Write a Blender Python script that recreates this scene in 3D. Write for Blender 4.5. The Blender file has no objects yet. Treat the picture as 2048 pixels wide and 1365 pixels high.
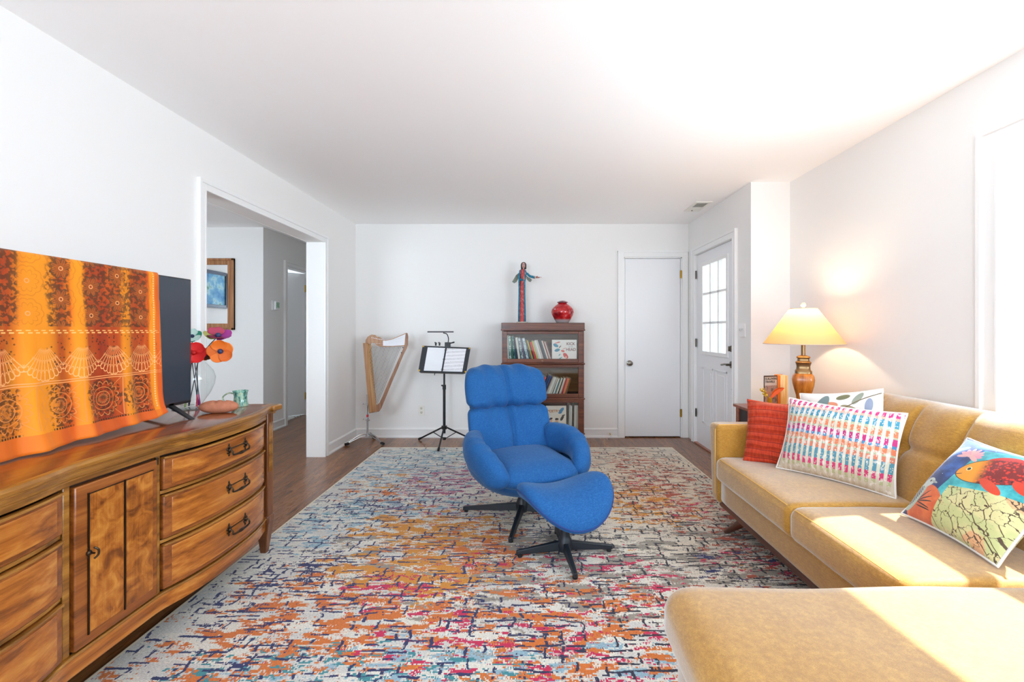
import bpy, math, random
from math import sin, cos, pi, radians as R, sqrt, atan2, hypot, exp
from mathutils import Vector, Matrix, Euler, noise as mnoise
random.seed(7)
sc = bpy.context.scene
col = sc.collection

# ---------------------------------------------------------------- camera, light, exposure
F = 900.0; CX = 1058.0; CY = 662.0; CH = 1.22            # focal length in px, vanishing point, eye height
cam = bpy.data.cameras.new('camera'); camo = bpy.data.objects.new('camera', cam); col.objects.link(camo)
camo.location = (0, 0, CH); camo.rotation_euler = (pi/2, 0, 0)
cam.sensor_width = 36; cam.lens = F/2048*36
cam.shift_x = (1024-CX)/2048; cam.shift_y = (CY-682.5)/2048
cam.clip_start = 0.02; cam.clip_end = 200
sc.camera = camo
sc.view_settings.view_transform = 'Standard'; sc.view_settings.look = 'None'
sc.view_settings.exposure = 0.20; sc.view_settings.gamma = 1.0; sc.view_settings.use_curve_mapping = False
sc.cycles.use_denoising = True
sc.cycles.max_bounces = 14; sc.cycles.diffuse_bounces = 10; sc.cycles.glossy_bounces = 5
sc.cycles.transmission_bounces = 8; sc.cycles.transparent_max_bounces = 24
sc.cycles.caustics_reflective = False; sc.cycles.caustics_refractive = False
sc.cycles.sample_clamp_indirect = 6
w = bpy.data.worlds.new('world'); sc.world = w; w.use_nodes = True
bg = w.node_tree.nodes['Background']; bg.inputs[0].default_value = (0.78, 0.90, 1.0, 1); bg.inputs[1].default_value = 2.0
sun = bpy.data.lights.new('sun', 'SUN'); sun.energy = 18; sun.angle = R(0.8); sun.color = (0.96, 0.98, 1.0)
suno = bpy.data.objects.new('sun', sun); col.objects.link(suno)
SD = Vector((-1, -0.10, -1.175)); suno.rotation_euler = SD.to_track_quat('-Z', 'Y').to_euler(); suno.location = (5, 2, 6)

def fill_lamp(name, loc, size, size_y, direction, power=None, color=(1, 1, 1)):
    l = bpy.data.lights.new(name, 'AREA'); l.shape = 'RECTANGLE'; l.size = size; l.size_y = size_y
    l.color = color
    if power is None: l.cycles.is_portal = True
    else: l.energy = power
    o = bpy.data.objects.new(name, l); col.objects.link(o); o.location = loc
    o.rotation_euler = Vector(direction).to_track_quat('-Z', 'Y').to_euler()
    return o
# added fill lamps at the openings, most tilted up to brighten the ceiling
SKY = (0.74, 0.88, 1.0)
fill_lamp('skylight_window_right', (2.36, 1.39, 1.43), 1.2, 1.2, (-1, 0.7, 0.7), 52, SKY)
fill_lamp('fill_window_right_b', (2.36, -1.1, 1.43), 1.5, 1.2, (-1, 0.3, 0.5), 75, (0.68, 0.85, 1.0))
fill_lamp('fill_window_near', (-1.35, -2.92, 1.45), 1.0, 1.4, (0, 1, 0.5), 80, (0.68, 0.85, 1.0))
fill_lamp('fill_window_left', (-2.20, -1.5, 1.45), 1.8, 1.3, (1, 0.3, 0.5), 54, (0.68, 0.85, 1.0))
fill_lamp('fill_window_hall', (-3.6, 0.82, 1.45), 1.6, 1.4, (0, 1, 0.5), 60, SKY)
fill_lamp('fill_bathroom', (-4.42, 7.0, 1.6), 0.8, 0.9, (1, 0, 0), 7, SKY)

# ---------------------------------------------------------------- helpers
def P(px, py, d): return Vector(((px-CX)*d/F, d, CH-(py-CY)*d/F))
def wmat(o):
    m = Matrix.Identity(4)
    while o is not None:
        m = Matrix.LocRotScale(o.location, o.rotation_euler, o.scale) @ m
        o = o.parent
    return m
def tag(o, label=None, cat=None, group=None, kind=None):
    if label: o['label'] = label
    if cat: o['category'] = cat
    if group: o['group'] = group
    if kind: o['kind'] = kind
    return o
def thing(name, label, cat, loc=(0, 0, 0), rz=0, group=None, rot=None):
    o = bpy.data.objects.new(name, None); col.objects.link(o); o.empty_display_size = 0.05
    o.location = loc; o.rotation_euler = rot if rot else (0, 0, rz)
    return tag(o, label, cat, group)
class MB:
    def __init__(s): s.v = []; s.f = []
    def add(s, vs, fs):
        b = len(s.v); s.v += [Vector(v) for v in vs]; s.f += [tuple(b+i for i in f) for f in fs]; return s
    def box(s, x0, x1, y0, y1, z0, z1, m=None):
        vs = [Vector((x, y, z)) for z in (z0, z1) for y in (y0, y1) for x in (x0, x1)]
        if m: vs = [m @ v for v in vs]
        return s.add(vs, [(0, 2, 3, 1), (4, 5, 7, 6), (0, 1, 5, 4), (2, 6, 7, 3), (0, 4, 6, 2), (1, 3, 7, 5)])
    def hexa(s, b, t):           # bottom 4, top 4 corners, counter-clockwise
        return s.add(list(b)+list(t), [(3, 2, 1, 0), (4, 5, 6, 7), (0, 1, 5, 4), (1, 2, 6, 5), (2, 3, 7, 6), (3, 0, 4, 7)])
    def tube(s, path, r, n=10, cap=True, flat=1.0):
        path = [Vector(p) for p in path]; m = len(path)
        rs = r if isinstance(r, (list, tuple)) else [r]*m
        up = Vector((0, 0, 1)); vs = []; prev = None
        for i, p in enumerate(path):
            t = (path[min(i+1, m-1)]-path[max(i-1, 0)]).normalized()
            if prev is None:
                a = up if abs(t.z) < 0.9 else Vector((0, 1, 0))
                u = t.cross(a).normalized()
            else: u = (prev-t*prev.dot(t)).normalized()
            prev = u; v = t.cross(u)
            for k in range(n):
                a = 2*pi*k/n; vs.append(p+u*rs[i]*cos(a)+v*rs[i]*flat*sin(a))
        fs = [(i*n+k, i*n+(k+1) % n, (i+1)*n+(k+1) % n, (i+1)*n+k) for i in range(m-1) for k in range(n)]
        if cap: fs += [tuple(range(n-1, -1, -1)), tuple(range((m-1)*n, m*n))]
        return s.add(vs, fs)
    def cyl(s, p0, p1, r0, r1=None, n=20): return s.tube([p0, p1], [r0, r0 if r1 is None else r1], n)
    def lathe(s, prof, c=(0, 0, 0), n=36, phase=0, axis=None):
        c = Vector(c); q = Vector((0, 0, 1)).rotation_difference(Vector(axis)) if axis else None
        vs = []
        for r, z in prof:
            for k in range(n):
                a = 2*pi*k/n+phase; v = Vector((r*cos(a), r*sin(a), z))
                if q: v = q @ v
                vs.append(c+v)
        m = len(prof)
        fs = [(i*n+k, i*n+(k+1) % n, (i+1)*n+(k+1) % n, (i+1)*n+k) for i in range(m-1) for k in range(n)]
        if prof[0][0] > 1e-4: fs.append(tuple(range(n-1, -1, -1)))
        if prof[-1][0] > 1e-4: fs.append(tuple(range((m-1)*n, m*n)))
        return s.add(vs, fs)
    def loft(s, rings, cap=True, closed=True):
        n = len(rings[0]); vs = [p for r in rings for p in r]; m = len(rings)
        kk = n if closed else n-1
        fs = [(i*n+k, i*n+(k+1) % n, (i+1)*n+(k+1) % n, (i+1)*n+k) for i in range(m-1) for k in range(kk)]
        if cap and closed: fs += [tuple(range(n-1, -1, -1)), tuple(range((m-1)*n, m*n))]
        return s.add(vs, fs)
    def prism(s, poly, fn0, fn1):  # 2-D polygon, two functions mapping (u, v) to space
        return s.loft([[fn0(*p) for p in poly], [fn1(*p) for p in poly]])
    def grid(s, fn, nu, nv):
        vs = [fn(i/nu, j/nv) for i in range(nu+1) for j in range(nv+1)]
        fs = [(i*(nv+1)+j, (i+1)*(nv+1)+j, (i+1)*(nv+1)+j+1, i*(nv+1)+j+1) for i in range(nu) for j in range(nv)]
        return s.add(vs, fs)
    def sphere(s, c, r, n=16, sc3=(1, 1, 1)):
        c = Vector(c); prof = [(max(1e-5, sin(pi*i/n)), -cos(pi*i/n)) for i in range(n+1)]
        b = len(s.v); s.lathe([(a*r, z*r) for a, z in prof], (0, 0, 0), n*2)
        for i in range(b, len(s.v)):
            v = s.v[i]; s.v[i] = c+Vector((v.x*sc3[0], v.y*sc3[1], v.z*sc3[2]))
        return s
    def puff(s, lo, hi, r, crown=(0, 0, 0), n=14, fn=None):   # rounded, crowned block
        lo = Vector(lo); hi = Vector(hi); c = (lo+hi)/2; h = (hi-lo)/2
        idx = {}; vs = []; fs = []
        def vert(i, j, k):
            key = (i, j, k)
            if key in idx: return idx[key]
            q = [2*i/n-1, 2*j/n-1, 2*k/n-1]
            # concentrate vertices near the edges
            q = [math.copysign(1-(1-abs(t))**1.35, t) for t in q]
            p = Vector((q[0]*h.x, q[1]*h.y, q[2]*h.z))
            inner = Vector([max(-(h[a]-r[a]), min(h[a]-r[a], p[a])) for a in range(3)])
            dlt = p-inner; e = Vector([dlt[a]/r[a] if r[a] > 0 else 0 for a in range(3)])
            L = e.length
            if L > 1e-6:
                m_ = max(abs(t) for t in e)
                e = e/L*m_ if m_ > 0 else e
            p = inner+Vector([e[a]*r[a] for a in range(3)])
            for a in range(3):
                b_, d_ = (a+1) % 3, (a+2) % 3
                p[a] += crown[a]*(1-(p[b_]/h[b_])**2)*(1-(p[d_]/h[d_])**2)*(p[a]/h[a])
            p = c+p
            if fn: p = fn(p)
            idx[key] = len(vs); vs.append(p); return idx[key]
        for i in range(n):
            for j in range(n):
                fs += [(vert(i, j, 0), vert(i, j+1, 0), vert(i+1, j+1, 0), vert(i+1, j, 0)),
                       (vert(i, j, n), vert(i+1, j, n), vert(i+1, j+1, n), vert(i, j+1, n)),
                       (vert(i, 0, j), vert(i+1, 0, j), vert(i+1, 0, j+1), vert(i, 0, j+1)),
                       (vert(i, n, j), vert(i, n, j+1), vert(i+1, n, j+1), vert(i+1, n, j)),
                       (vert(0, i, j), vert(0, i, j+1), vert(0, i+1, j+1), vert(0, i+1, j)),
                       (vert(n, i, j), vert(n, i+1, j), vert(n, i+1, j+1), vert(n, i, j+1))]
        return s.add(vs, fs)
    def build(s, name, mat, parent=None, world=True, smooth=True, ang=35, bevel=0, seg=2, sub=0, solid=0, origin=None):
        me = bpy.data.meshes.new(name)
        vs = s.v
        if parent is not None and world:
            im = wmat(parent).inverted(); vs = [im @ v for v in vs]
        o = bpy.data.objects.new(name, me)
        if origin is not None and parent is None:
            og = Vector(origin); vs = [v-og for v in vs]; o.location = og
        me.from_pydata([tuple(v) for v in vs], [], s.f); me.validate(); me.update()
        if smooth:
            me.shade_smooth()
            if ang < 180: me.set_sharp_from_angle(angle=R(ang))
        me.materials.append(mat); col.objects.link(o)
        if parent is not None: o.parent = parent
        if solid: m = o.modifiers.new('solid', 'SOLIDIFY'); m.thickness = solid; m.offset = 0
        if bevel:
            m = o.modifiers.new('bevel', 'BEVEL'); m.width = bevel; m.segments = seg; m.limit_method = 'ANGLE'; m.angle_limit = R(40)
        if sub: m = o.modifiers.new('sub', 'SUBSURF'); m.levels = sub; m.render_levels = sub
        return o
def struct(name, mb, mat, parent=None, **k):
    o = mb.build(name, mat, parent, **k)
    if parent is None: o['kind'] = 'structure'
    return o
def text(s, size, loc, rot, mat, parent, name='lettering', ext=0.0006, align='CENTER', sx=1.0):
    c = bpy.data.curves.new(name, 'FONT'); c.body = s; c.size = size; c.extrude = ext; c.offset = size*0.022; c.align_x = align; c.align_y = 'CENTER'
    c.materials.append(mat); o = bpy.data.objects.new(name, c); col.objects.link(o)
    m = Matrix.LocRotScale(Vector(loc), Euler(rot), Vector((sx, 1, 1)))
    bpy.context.view_layer.update()
    me = bpy.data.meshes.new_from_object(o.evaluated_get(bpy.context.evaluated_depsgraph_get())); bpy.data.objects.remove(o)
    o = bpy.data.objects.new(name, me); col.objects.link(o)
    if not me.materials: me.materials.append(mat)
    if parent is not None: o.parent = parent; m = wmat(parent).inverted() @ m
    o.location, q, o.scale = m.decompose(); o.rotation_euler = q.to_euler()
    return o
def curve_pts(pts, n=8):       # Catmull-Rom through points
    pts = [Vector(p) for p in pts]; out = []
    for i in range(len(pts)-1):
        p0 = pts[max(i-1, 0)]; p1 = pts[i]; p2 = pts[i+1]; p3 = pts[min(i+2, len(pts)-1)]
        for k in range(n):
            t = k/n
            out.append(0.5*((2*p1)+(p2-p0)*t+(2*p0-5*p1+4*p2-p3)*t*t+(3*p1-p0-3*p2+p3)*t**3))
    out.append(pts[-1]); return out

# ---------------------------------------------------------------- node expression helper
def srgb(r, g, b):
    f = lambda c: (c/255/12.92) if c/255 <= 0.04045 else ((c/255+0.055)/1.055)**2.4
    return (f(r), f(g), f(b), 1)
class NT:
    def __init__(s, name):
        s.m = bpy.data.materials.new(name); s.m.use_nodes = True; s.t = s.m.node_tree
        s.b = s.t.nodes['Principled BSDF']; s.out = s.t.nodes['Material Output']
    def node(s, t, **k):
        n = s.t.nodes.new(t)
        for a, v in k.items(): setattr(n, a, v)
        return n
    def setin(s, sock, v):
        if isinstance(v, E): s.t.links.new(v.s, sock)
        elif v is not None: sock.default_value = v
    def math(s, op, a, b=None, c=None):
        n = s.node('ShaderNodeMath', operation=op)
        for i, v in enumerate((a, b, c)):
            if v is not None: s.setin(n.inputs[i], v)
        return E(s, n.outputs[0])
    def coord(s, kind='Object'):
        n = s.node('ShaderNodeTexCoord'); sp = s.node('ShaderNodeSeparateXYZ'); s.t.links.new(n.outputs[kind], sp.inputs[0])
        return [E(s, sp.outputs[i]) for i in range(3)]
    def vec(s, x=0.0, y=0.0, z=0.0):
        n = s.node('ShaderNodeCombineXYZ')
        for i, v in enumerate((x, y, z)): s.setin(n.inputs[i], v)
        return E(s, n.outputs[0])
    def noise(s, v, scale=1.0, detail=2.0, rough=0.5, dist=0.0):
        n = s.node('ShaderNodeTexNoise'); s.setin(n.inputs['Vector'], v)
        n.inputs['Scale'].default_value = scale; n.inputs['Detail'].default_value = detail
        n.inputs['Roughness'].default_value = rough; n.inputs['Distortion'].default_value = dist
        return E(s, n.outputs['Fac'])
    def white(s, v):
        n = s.node('ShaderNodeTexWhiteNoise', noise_dimensions='3D'); s.setin(n.inputs['Vector'], v); return E(s, n.outputs['Value'])
    def voro(s, v, scale=1.0, feature='F1', out='Distance'):
        n = s.node('ShaderNodeTexVoronoi', feature=feature); s.setin(n.inputs['Vector'], v); n.inputs['Scale'].default_value = scale
        return E(s, n.outputs[out])
    def step(s, v, a, b, x=0.0, y=1.0):        # smooth map of v from [a,b] to [x,y]
        n = s.node('ShaderNodeMapRange', interpolation_type='SMOOTHSTEP')
        for i, q in enumerate((v, a, b, x, y)): s.setin(n.inputs[i], q)
        return E(s, n.outputs[0])
    def mix(s, f, a, b):
        n = s.node('ShaderNodeMix', data_type='RGBA'); s.setin(n.inputs[0], f); s.setin(n.inputs[6], a); s.setin(n.inputs[7], b)
        return E(s, n.outputs[2])
    def ramp(s, f, stops, interp='LINEAR'):
        n = s.node('ShaderNodeValToRGB'); n.color_ramp.interpolation = interp; s.setin(n.inputs[0], f)
        els = n.color_ramp.elements
        while len(els) < len(stops): els.new(0.5)
        for e, (p, c) in zip(els, stops): e.position = p; e.color = c
        return E(s, n.outputs[0])
    def bump(s, h, strength=0.3, dist=0.01):
        n = s.node('ShaderNodeBump'); n.inputs['Strength'].default_value = strength; n.inputs['Distance'].default_value = dist
        s.setin(n.inputs['Height'], h); s.t.links.new(n.outputs[0], s.b.inputs['Normal']); return s
    def set(s, **k):
        names = dict(color='Base Color', rough='Roughness', metal='Metallic', spec='Specular IOR Level', sheen='Sheen Weight',
                     sheenr='Sheen Roughness', sheent='Sheen Tint', coat='Coat Weight', coatr='Coat Roughness', trans='Transmission Weight',
                     ior='IOR', emis='Emission Color', emiss='Emission Strength', alpha='Alpha')
        for a, v in k.items(): s.setin(s.b.inputs[names[a]], v)
        return s
class E:
    def __init__(s, nt, sock): s.n = nt; s.s = sock
    def __add__(a, b): return a.n.math('ADD', a, b)
    __radd__ = __add__
    def __sub__(a, b): return a.n.math('SUBTRACT', a, b)
    def __rsub__(a, b): return a.n.math('SUBTRACT', b, a)
    def __mul__(a, b): return a.n.math('MULTIPLY', a, b)
    __rmul__ = __mul__
    def __truediv__(a, b): return a.n.math('DIVIDE', a, b)
    def lt(a, b): return a.n.math('LESS_THAN', a, b)
    def gt(a, b): return a.n.math('GREATER_THAN', a, b)
    def abs(a): return a.n.math('ABSOLUTE', a)
    def sin(a): return a.n.math('SINE', a)
    def floor(a): return a.n.math('FLOOR', a)
    def fract(a): return a.n.math('FRACT', a)
    def sqrt(a): return a.n.math('SQRT', a)
    def max(a, b): return a.n.math('MAXIMUM', a, b)
    def min(a, b): return a.n.math('MINIMUM', a, b)
    def pow(a, b): return a.n.math('POWER', a, b)
    def atan2(a, b): return a.n.math('ARCTAN2', a, b)
    def mod(a, b): return a.n.math('FLOORED_MODULO', a, b)

def plain(name, rgb, rough=0.5, metal=0.0, **k):
    n = NT(name); n.set(color=srgb(*rgb), rough=rough, metal=metal, **k); return n.m
M = {}
# ---- paint
def paint(name, rgb, rough=0.6):
    n = NT(name); x, y, z = n.coord(); f = n.noise(n.vec(x, y, z), 90, 3, 0.6)
    n.set(color=srgb(*rgb), rough=rough, spec=0.3); n.bump(f, 0.05, 0.002); return n.m
M['wall'] = paint('wall_paint', (237, 236, 234)); M['ceiling'] = paint('ceiling_paint', (252, 252, 252), 0.8)
M['trim'] = plain('trim_paint', (238, 238, 237), 0.35)
M['doorwhite'] = plain('door_paint', (236, 237, 239), 0.4)
M['black'] = plain('black_metal', (22, 24, 28), 0.4); M['rubber'] = plain('rubber', (25, 25, 26), 0.8)
M['chrome'] = plain('chrome', (205, 208, 212), 0.18, 1.0); M['nickel'] = plain('dark_nickel', (120, 112, 102), 0.28, 1.0)
M['brass'] = plain('brass', (205, 165, 70), 0.28, 1.0); M['gold'] = plain('gold_corner', (215, 180, 90), 0.35, 1.0)
M['oldbrass'] = plain('antique_brass', (140, 112, 78), 0.33, 0.9)
M['ivory'] = plain('ivory_plastic', (236, 234, 226), 0.4); M['white'] = plain('white_plastic', (240, 240, 240), 0.4)
M['dark'] = plain('dark_slot', (30, 28, 26), 0.7)
M['pewter'] = plain('antique_handle', (72, 58, 44), 0.35, 0.85)
# ---- wood
def wood(name, c0, c1, c2, axis='y', scale=1.0, rough=0.32, coat=0.25, burl=0.0, fine=1.0):
    n = NT(name); x, y, z = n.coord()
    if axis == 'y': a, b, c = x, z, y
    elif axis == 'z': a, b, c = x, y, z
    else: a, b, c = y, z, x
    w_ = n.noise(n.vec(a, b, c), 2.2*scale, 3, 0.6)
    v = n.vec(a*(22-14*min(1, burl))*scale+w_*1.6, b*(22-14*min(1, burl))*scale, c*(0.9+burl*6)*scale)
    g = n.noise(v, 1.3, 5, 0.58, 0.35+burl*0.5)
    fg = n.noise(n.vec(a*150*scale, b*150*scale, c*5*scale), 1.0, 3, 0.6)
    f = n.math('ADD', g*1.15-0.08, (fg-0.5)*0.28*fine)
    colr = n.ramp(f, [(0.28, srgb(*c0)), (0.5, srgb(*c1)), (0.74, srgb(*c2))])
    n.set(color=colr, rough=rough, coat=coat, coatr=0.15); n.bump(fg, 0.06, 0.002); return n.m
M['walnut'] = wood('walnut_veneer', (118, 62, 20), (176, 102, 36), (208, 138, 58), 'y', 1.0, 0.24, 0.4)
M['walnut_band'] = wood('walnut_banding', (96, 50, 20), (142, 78, 30), (172, 104, 44), 'y', 1.3, 0.28, 0.35)
M['walnut_top'] = wood('walnut_top', (86, 42, 16), (132, 68, 26), (160, 92, 40), 'y', 0.9, 0.16, 0.6)
M['walnut_edge'] = wood('walnut_edge', (100, 62, 20), (150, 98, 36), (184, 130, 56), 'y', 1.0, 0.28, 0.3)
M['walnut_post'] = wood('walnut_post', (72, 38, 18), (108, 62, 30), (140, 84, 42), 'z', 1.2, 0.3, 0.3)
M['burl'] = wood('burl_veneer', (112, 58, 18), (170, 98, 32), (204, 134, 52), 'z', 1.5, 0.25, 0.35, burl=1.2)
M['mahog'] = wood('bookcase_oak', (62, 28, 14), (98, 48, 26), (128, 70, 40), 'x', 1.1, 0.35, 0.2)
M['mahog_in'] = wood('bookcase_inside', (58, 34, 20), (92, 60, 36), (120, 86, 52), 'x', 1.0, 0.5, 0.0)
M['sidetable'] = wood('cherry_table', (104, 48, 26), (150, 76, 40), (184, 102, 56), 'x', 1.0, 0.3, 0.3)
M['maple'] = wood('harp_maple', (146, 98, 58), (170, 120, 76), (190, 142, 94), 'z', 1.0, 0.4, 0.1)
M['maple_dark'] = wood('harp_column_wood', (122, 82, 56), (146, 102, 74), (166, 122, 92), 'z', 1.0, 0.4, 0.1)
M['maple_pale'] = wood('harp_soundboard_wood', (196, 138, 76), (212, 158, 96), (226, 182, 124), 'z', 1.0, 0.4, 0.1)
M['oakframe'] = wood('mirror_frame_oak', (120, 74, 40), (160, 106, 62), (186, 132, 84), 'z', 1.2, 0.4, 0.1)
M['sofaleg'] = wood('sofa_leg_walnut', (52, 26, 16), (78, 42, 28), (98, 56, 38), 'z', 1.3, 0.35, 0.2)
M['sofarail'] = wood('sofa_rail_walnut', (56, 28, 18), (84, 46, 30), (104, 60, 42), 'y', 1.2, 0.35, 0.2)
M['lampwood'] = wood('lamp_wood', (140, 76, 22), (184, 108, 36), (206, 134, 54), 'z', 1.2, 0.3, 0.3)
# ---- oak floor, planks along Y
def floor_mat():
    n = NT('oak_floor'); x, y, z = n.coord()
    pw = 0.062; i = (x/pw).floor(); off = n.white(n.vec(i, 3.0, 0.0)); pl = (y/1.15+off*7.0); j = pl.floor()
    h = n.white(n.vec(i, j, 1.0)); h2 = n.white(n.vec(j, i, 5.0))
    w_ = n.noise(n.vec(x*3+h*30, y*0.9, 0.0), 3, 3, 0.6)
    g = n.noise(n.vec(x*24+w_*2.5+h*40, y*1.7+h2*9, h*9), 1.4, 6, 0.62, 1.2)
    fg = n.noise(n.vec(x*260, y*9, 0.0), 1, 3, 0.6)
    f = g*1.0+(h-0.5)*0.16+(fg-0.5)*0.3
    c = n.ramp(f, [(0.26, srgb(74, 42, 22)), (0.42, srgb(112, 68, 36)), (0.56, srgb(138, 88, 48)), (0.78, srgb(160, 108, 64))])
    ex = (x/pw).fract(); line = ex.lt(0.022).max(pl.fract().lt(0.0016))
    c = n.mix(line*0.6, c, srgb(60, 34, 20))
    n.set(color=c, rough=n.step(fg, 0.3, 0.7, 0.24, 0.38), coat=0.2, coatr=0.12); n.bump(fg-line, 0.08, 0.002); return n.m
M['floor'] = floor_mat()
def tile_mat():
    n = NT('bath_tile'); x, y, z = n.coord(); v = n.voro(n.vec(x, y, 0.0), 9, 'DISTANCE_TO_EDGE')
    n.set(color=n.mix(v.lt(0.05), srgb(232, 232, 230), srgb(120, 112, 104)), rough=0.3); return n.m
M['tile'] = tile_mat()
# ---- rug
def rug_mat():
    n = NT('rug_weave'); x, y, z = n.coord()
    def blob(cx, cy, rx, ry, k=1.0):
        a = (x-cx)/rx; b = (y-cy)/ry; d = a*a+b*b
        return n.step(d, 0.0, 1.6, k, 0.0)
    def blobs(*L):
        e = blob(*L[0])
        for q in L[1:]: e = e.max(blob(*q))
        return e
    row = (y/0.0075).floor(); jit = (n.white(n.vec(row, 2.0, 0.0))-0.5)
    xs = x+jit*0.016; ys = row*0.0075
    fine_ = n.white(n.vec((x/0.0045).floor(), row, 9.0))-0.5
    wob = (n.noise(n.vec(x*9, y*14, 4.0), 1, 3)-0.5)*0.055+fine_*0.004
    def streak(sx, sy, seed, det=3.0, ro=0.62): return n.noise(n.vec(xs*sx, ys*sy, float(seed)), 1.0, det, ro, 0.25)
    fine = n.white(n.vec((x/0.0045).floor(), row, 9.0))-0.5
    rag = (n.noise(n.vec(xs*30, ys*95, 2.0), 1.0, 2.0)-0.5)*0.16
    def lay(c, f, rgb): return n.mix(f, c, srgb(*rgb))
    def area(nz, mask, lo=0.66, gain=0.24, soft=0.015):
        t = lo-mask*gain; return n.step(nz+fine*0.075+rag, t, t+soft)
    c = n.mix(n.step(streak(3, 9, 1), 0.45, 0.55), srgb(232, 228, 216), srgb(214, 212, 206))
    beige = blobs((1.0, 3.6, 0.9, 1.5), (0.1, 3.0, 0.8, 0.5, 0.6))
    c = n.mix(beige*0.6, c, srgb(226, 204, 172))
    c = lay(c, area(streak(7, 20, 11), blobs((-0.9, 4.0, 0.9, 0.8), (-0.9, 3.1, 0.7, 0.35), (-0.2, 1.6, 1.0, 0.25), (-1.3, 2.7, 0.3, 0.3)), 0.70, 0.19), (150, 184, 200))
    c = lay(c, area(streak(5, 14, 12), blobs((0.1, 2.3, 1.1, 0.6), (1.2, 2.4, 0.6, 0.7), (-0.5, 2.45, 0.7, 0.4)), 0.67, 0.20), (156, 148, 136))
    c = lay(c, area(streak(8, 20, 13), blobs((-0.2, 4.0, 1.2, 0.7), (0.7, 4.2, 0.8, 0.6, 0.7)), 0.70, 0.13), (176, 168, 160))
    # orange and ochre fields
    org = blobs((-0.75, 1.95, 0.75, 0.55), (-0.35, 2.5, 0.5, 0.4), (-1.05, 3.35, 0.45, 0.25, 0.7), (0.15, 1.9, 0.6, 0.4, 0.9), (0.4, 1.6, 1.0, 0.3, 0.7), (-1.0, 1.6, 0.6, 0.4, 0.8))
    c = lay(c, area(streak(7, 17, 21), org, 0.70, 0.22), (216, 116, 44))
    och = blobs((-0.65, 2.75, 0.55, 0.4), (0.75, 3.2, 0.5, 0.5, 0.85), (-0.6, 2.25, 0.6, 0.3), (-1.1, 3.6, 0.4, 0.25, 0.6))
    c = lay(c, area(streak(6, 16, 22), och, 0.70, 0.23), (218, 144, 44))
    rust = blobs((1.05, 3.6, 0.5, 1.1), (1.25, 2.6, 0.35, 0.6), (0.7, 4.3, 0.7, 0.35, 0.8), (-0.2, 3.0, 0.5, 0.3, 0.6), (0.75, 2.0, 0.5, 0.3, 0.6))
    c = lay(c, area(streak(8, 22, 23), rust, 0.71, 0.19), (178, 84, 60))
    # pink and mauve
    mv = blobs((-0.65, 3.6, 0.5, 0.5), (-0.4, 4.1, 0.5, 0.3, 0.6), (-0.6, 3.05, 0.7, 0.25, 0.6))
    c = lay(c, area(streak(8, 22, 31), mv, 0.72, 0.2), (176, 96, 128))
    pk = blobs((-0.62, 2.08, 0.4, 0.2), (0.15, 2.3, 0.5, 0.2, 0.9), (0.35, 1.75, 0.75, 0.45, 0.85), (1.15, 2.35, 0.3, 0.2, 0.9), (0.95, 3.65, 0.2, 0.2, 0.8), (1.15, 3.05, 0.3, 0.25, 0.8), (-0.3, 1.75, 0.5, 0.25, 0.9), (-0.1, 2.35, 0.5, 0.15, 0.9), (0.55, 2.2, 0.25, 0.4, 0.9))
    c = lay(c, area(streak(9, 21, 32), pk, 0.73, 0.19), (206, 30, 84))
    # teal
    tl = blobs((-0.7, 1.6, 0.8, 0.2), (-1.2, 3.0, 0.4, 0.3, 0.8), (-0.3, 1.55, 0.5, 0.2), (-0.8, 4.4, 0.7, 0.3, 0.8))
    c = lay(c, area(streak(10, 34, 41), tl, 0.72, 0.17), (62, 142, 152))
    # dark broken lines, lying and standing
    dark = blobs((0, 3.0, 3.0, 3.0, 0.75), (0.5, 2.9, 0.9, 0.6, 1.0), (1.1, 2.3, 0.5, 0.3, 1.1), (-1.2, 2.2, 0.5, 0.5, 1.0), (-1.1, 3.1, 0.5, 0.25, 1.05), (0.1, 1.9, 0.7, 0.4, 0.95))
    navy = n.mix(n.step(x, -0.4, 0.7), srgb(34, 46, 98), srgb(38, 38, 52))
    lying = area(streak(11, 50, 51, 2.0, 0.5), dark, 0.84, 0.20, 0.01)
    c = n.mix(lying, c, navy)
    def bars(cw, ch, th, seed, p, standing):
        a = x+wob; b = y+wob*0.6
        i_ = (a/cw).floor(); j_ = (b/ch+n.white(n.vec(i_, float(seed), 0.0))).floor() if standing else (b/ch).floor()
        if not standing: i_ = (a/cw+n.white(n.vec(j_, float(seed), 0.0))).floor()
        h = n.white(n.vec(i_, j_, float(seed))); 
        h2 = n.white(n.vec(i_, j_, float(seed)+3.0))
        if standing: u = (a/cw).fract()-0.2-h2*0.5; on = u.abs().lt(th+fine*0.05)
        else: u = (b/ch).fract()-0.2-h2*0.5; on = u.abs().lt(th)
        return on*(h.lt(dark*p))
    brk = n.noise(n.vec(xs*16, ys*30, 8.0), 1.0, 2.0)
    c = n.mix(bars(0.05, 0.06, 0.11, 61, 0.44, True)*brk.gt(0.43), c, navy)
    c = n.mix(bars(0.085, 0.03, 0.17, 62, 0.44, False)*brk.lt(0.57), c, navy)
    c = n.mix(area(streak(6, 17, 71), blobs((-1.1, 2.1, 0.5, 0.7), (-1.1, 3.05, 0.5, 0.3), (0.1, 2.1, 0.6, 0.4, 0.7), (1.05, 2.3, 0.4, 0.25, 1.0)), 0.76, 0.17), c, srgb(34, 44, 100))
    # white flecks of the ground weave showing through
    c = n.mix(n.step(streak(9, 46, 81, 2.0), 0.60, 0.63)*0.75, c, srgb(232, 226, 212))
    pile = n.noise(n.vec(x*120, y*330, 0.0), 1, 2, 0.7)
    c = n.mix(n.step(pile, 0.62, 0.40, 0.0, 0.34), c, srgb(70, 62, 54))
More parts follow.
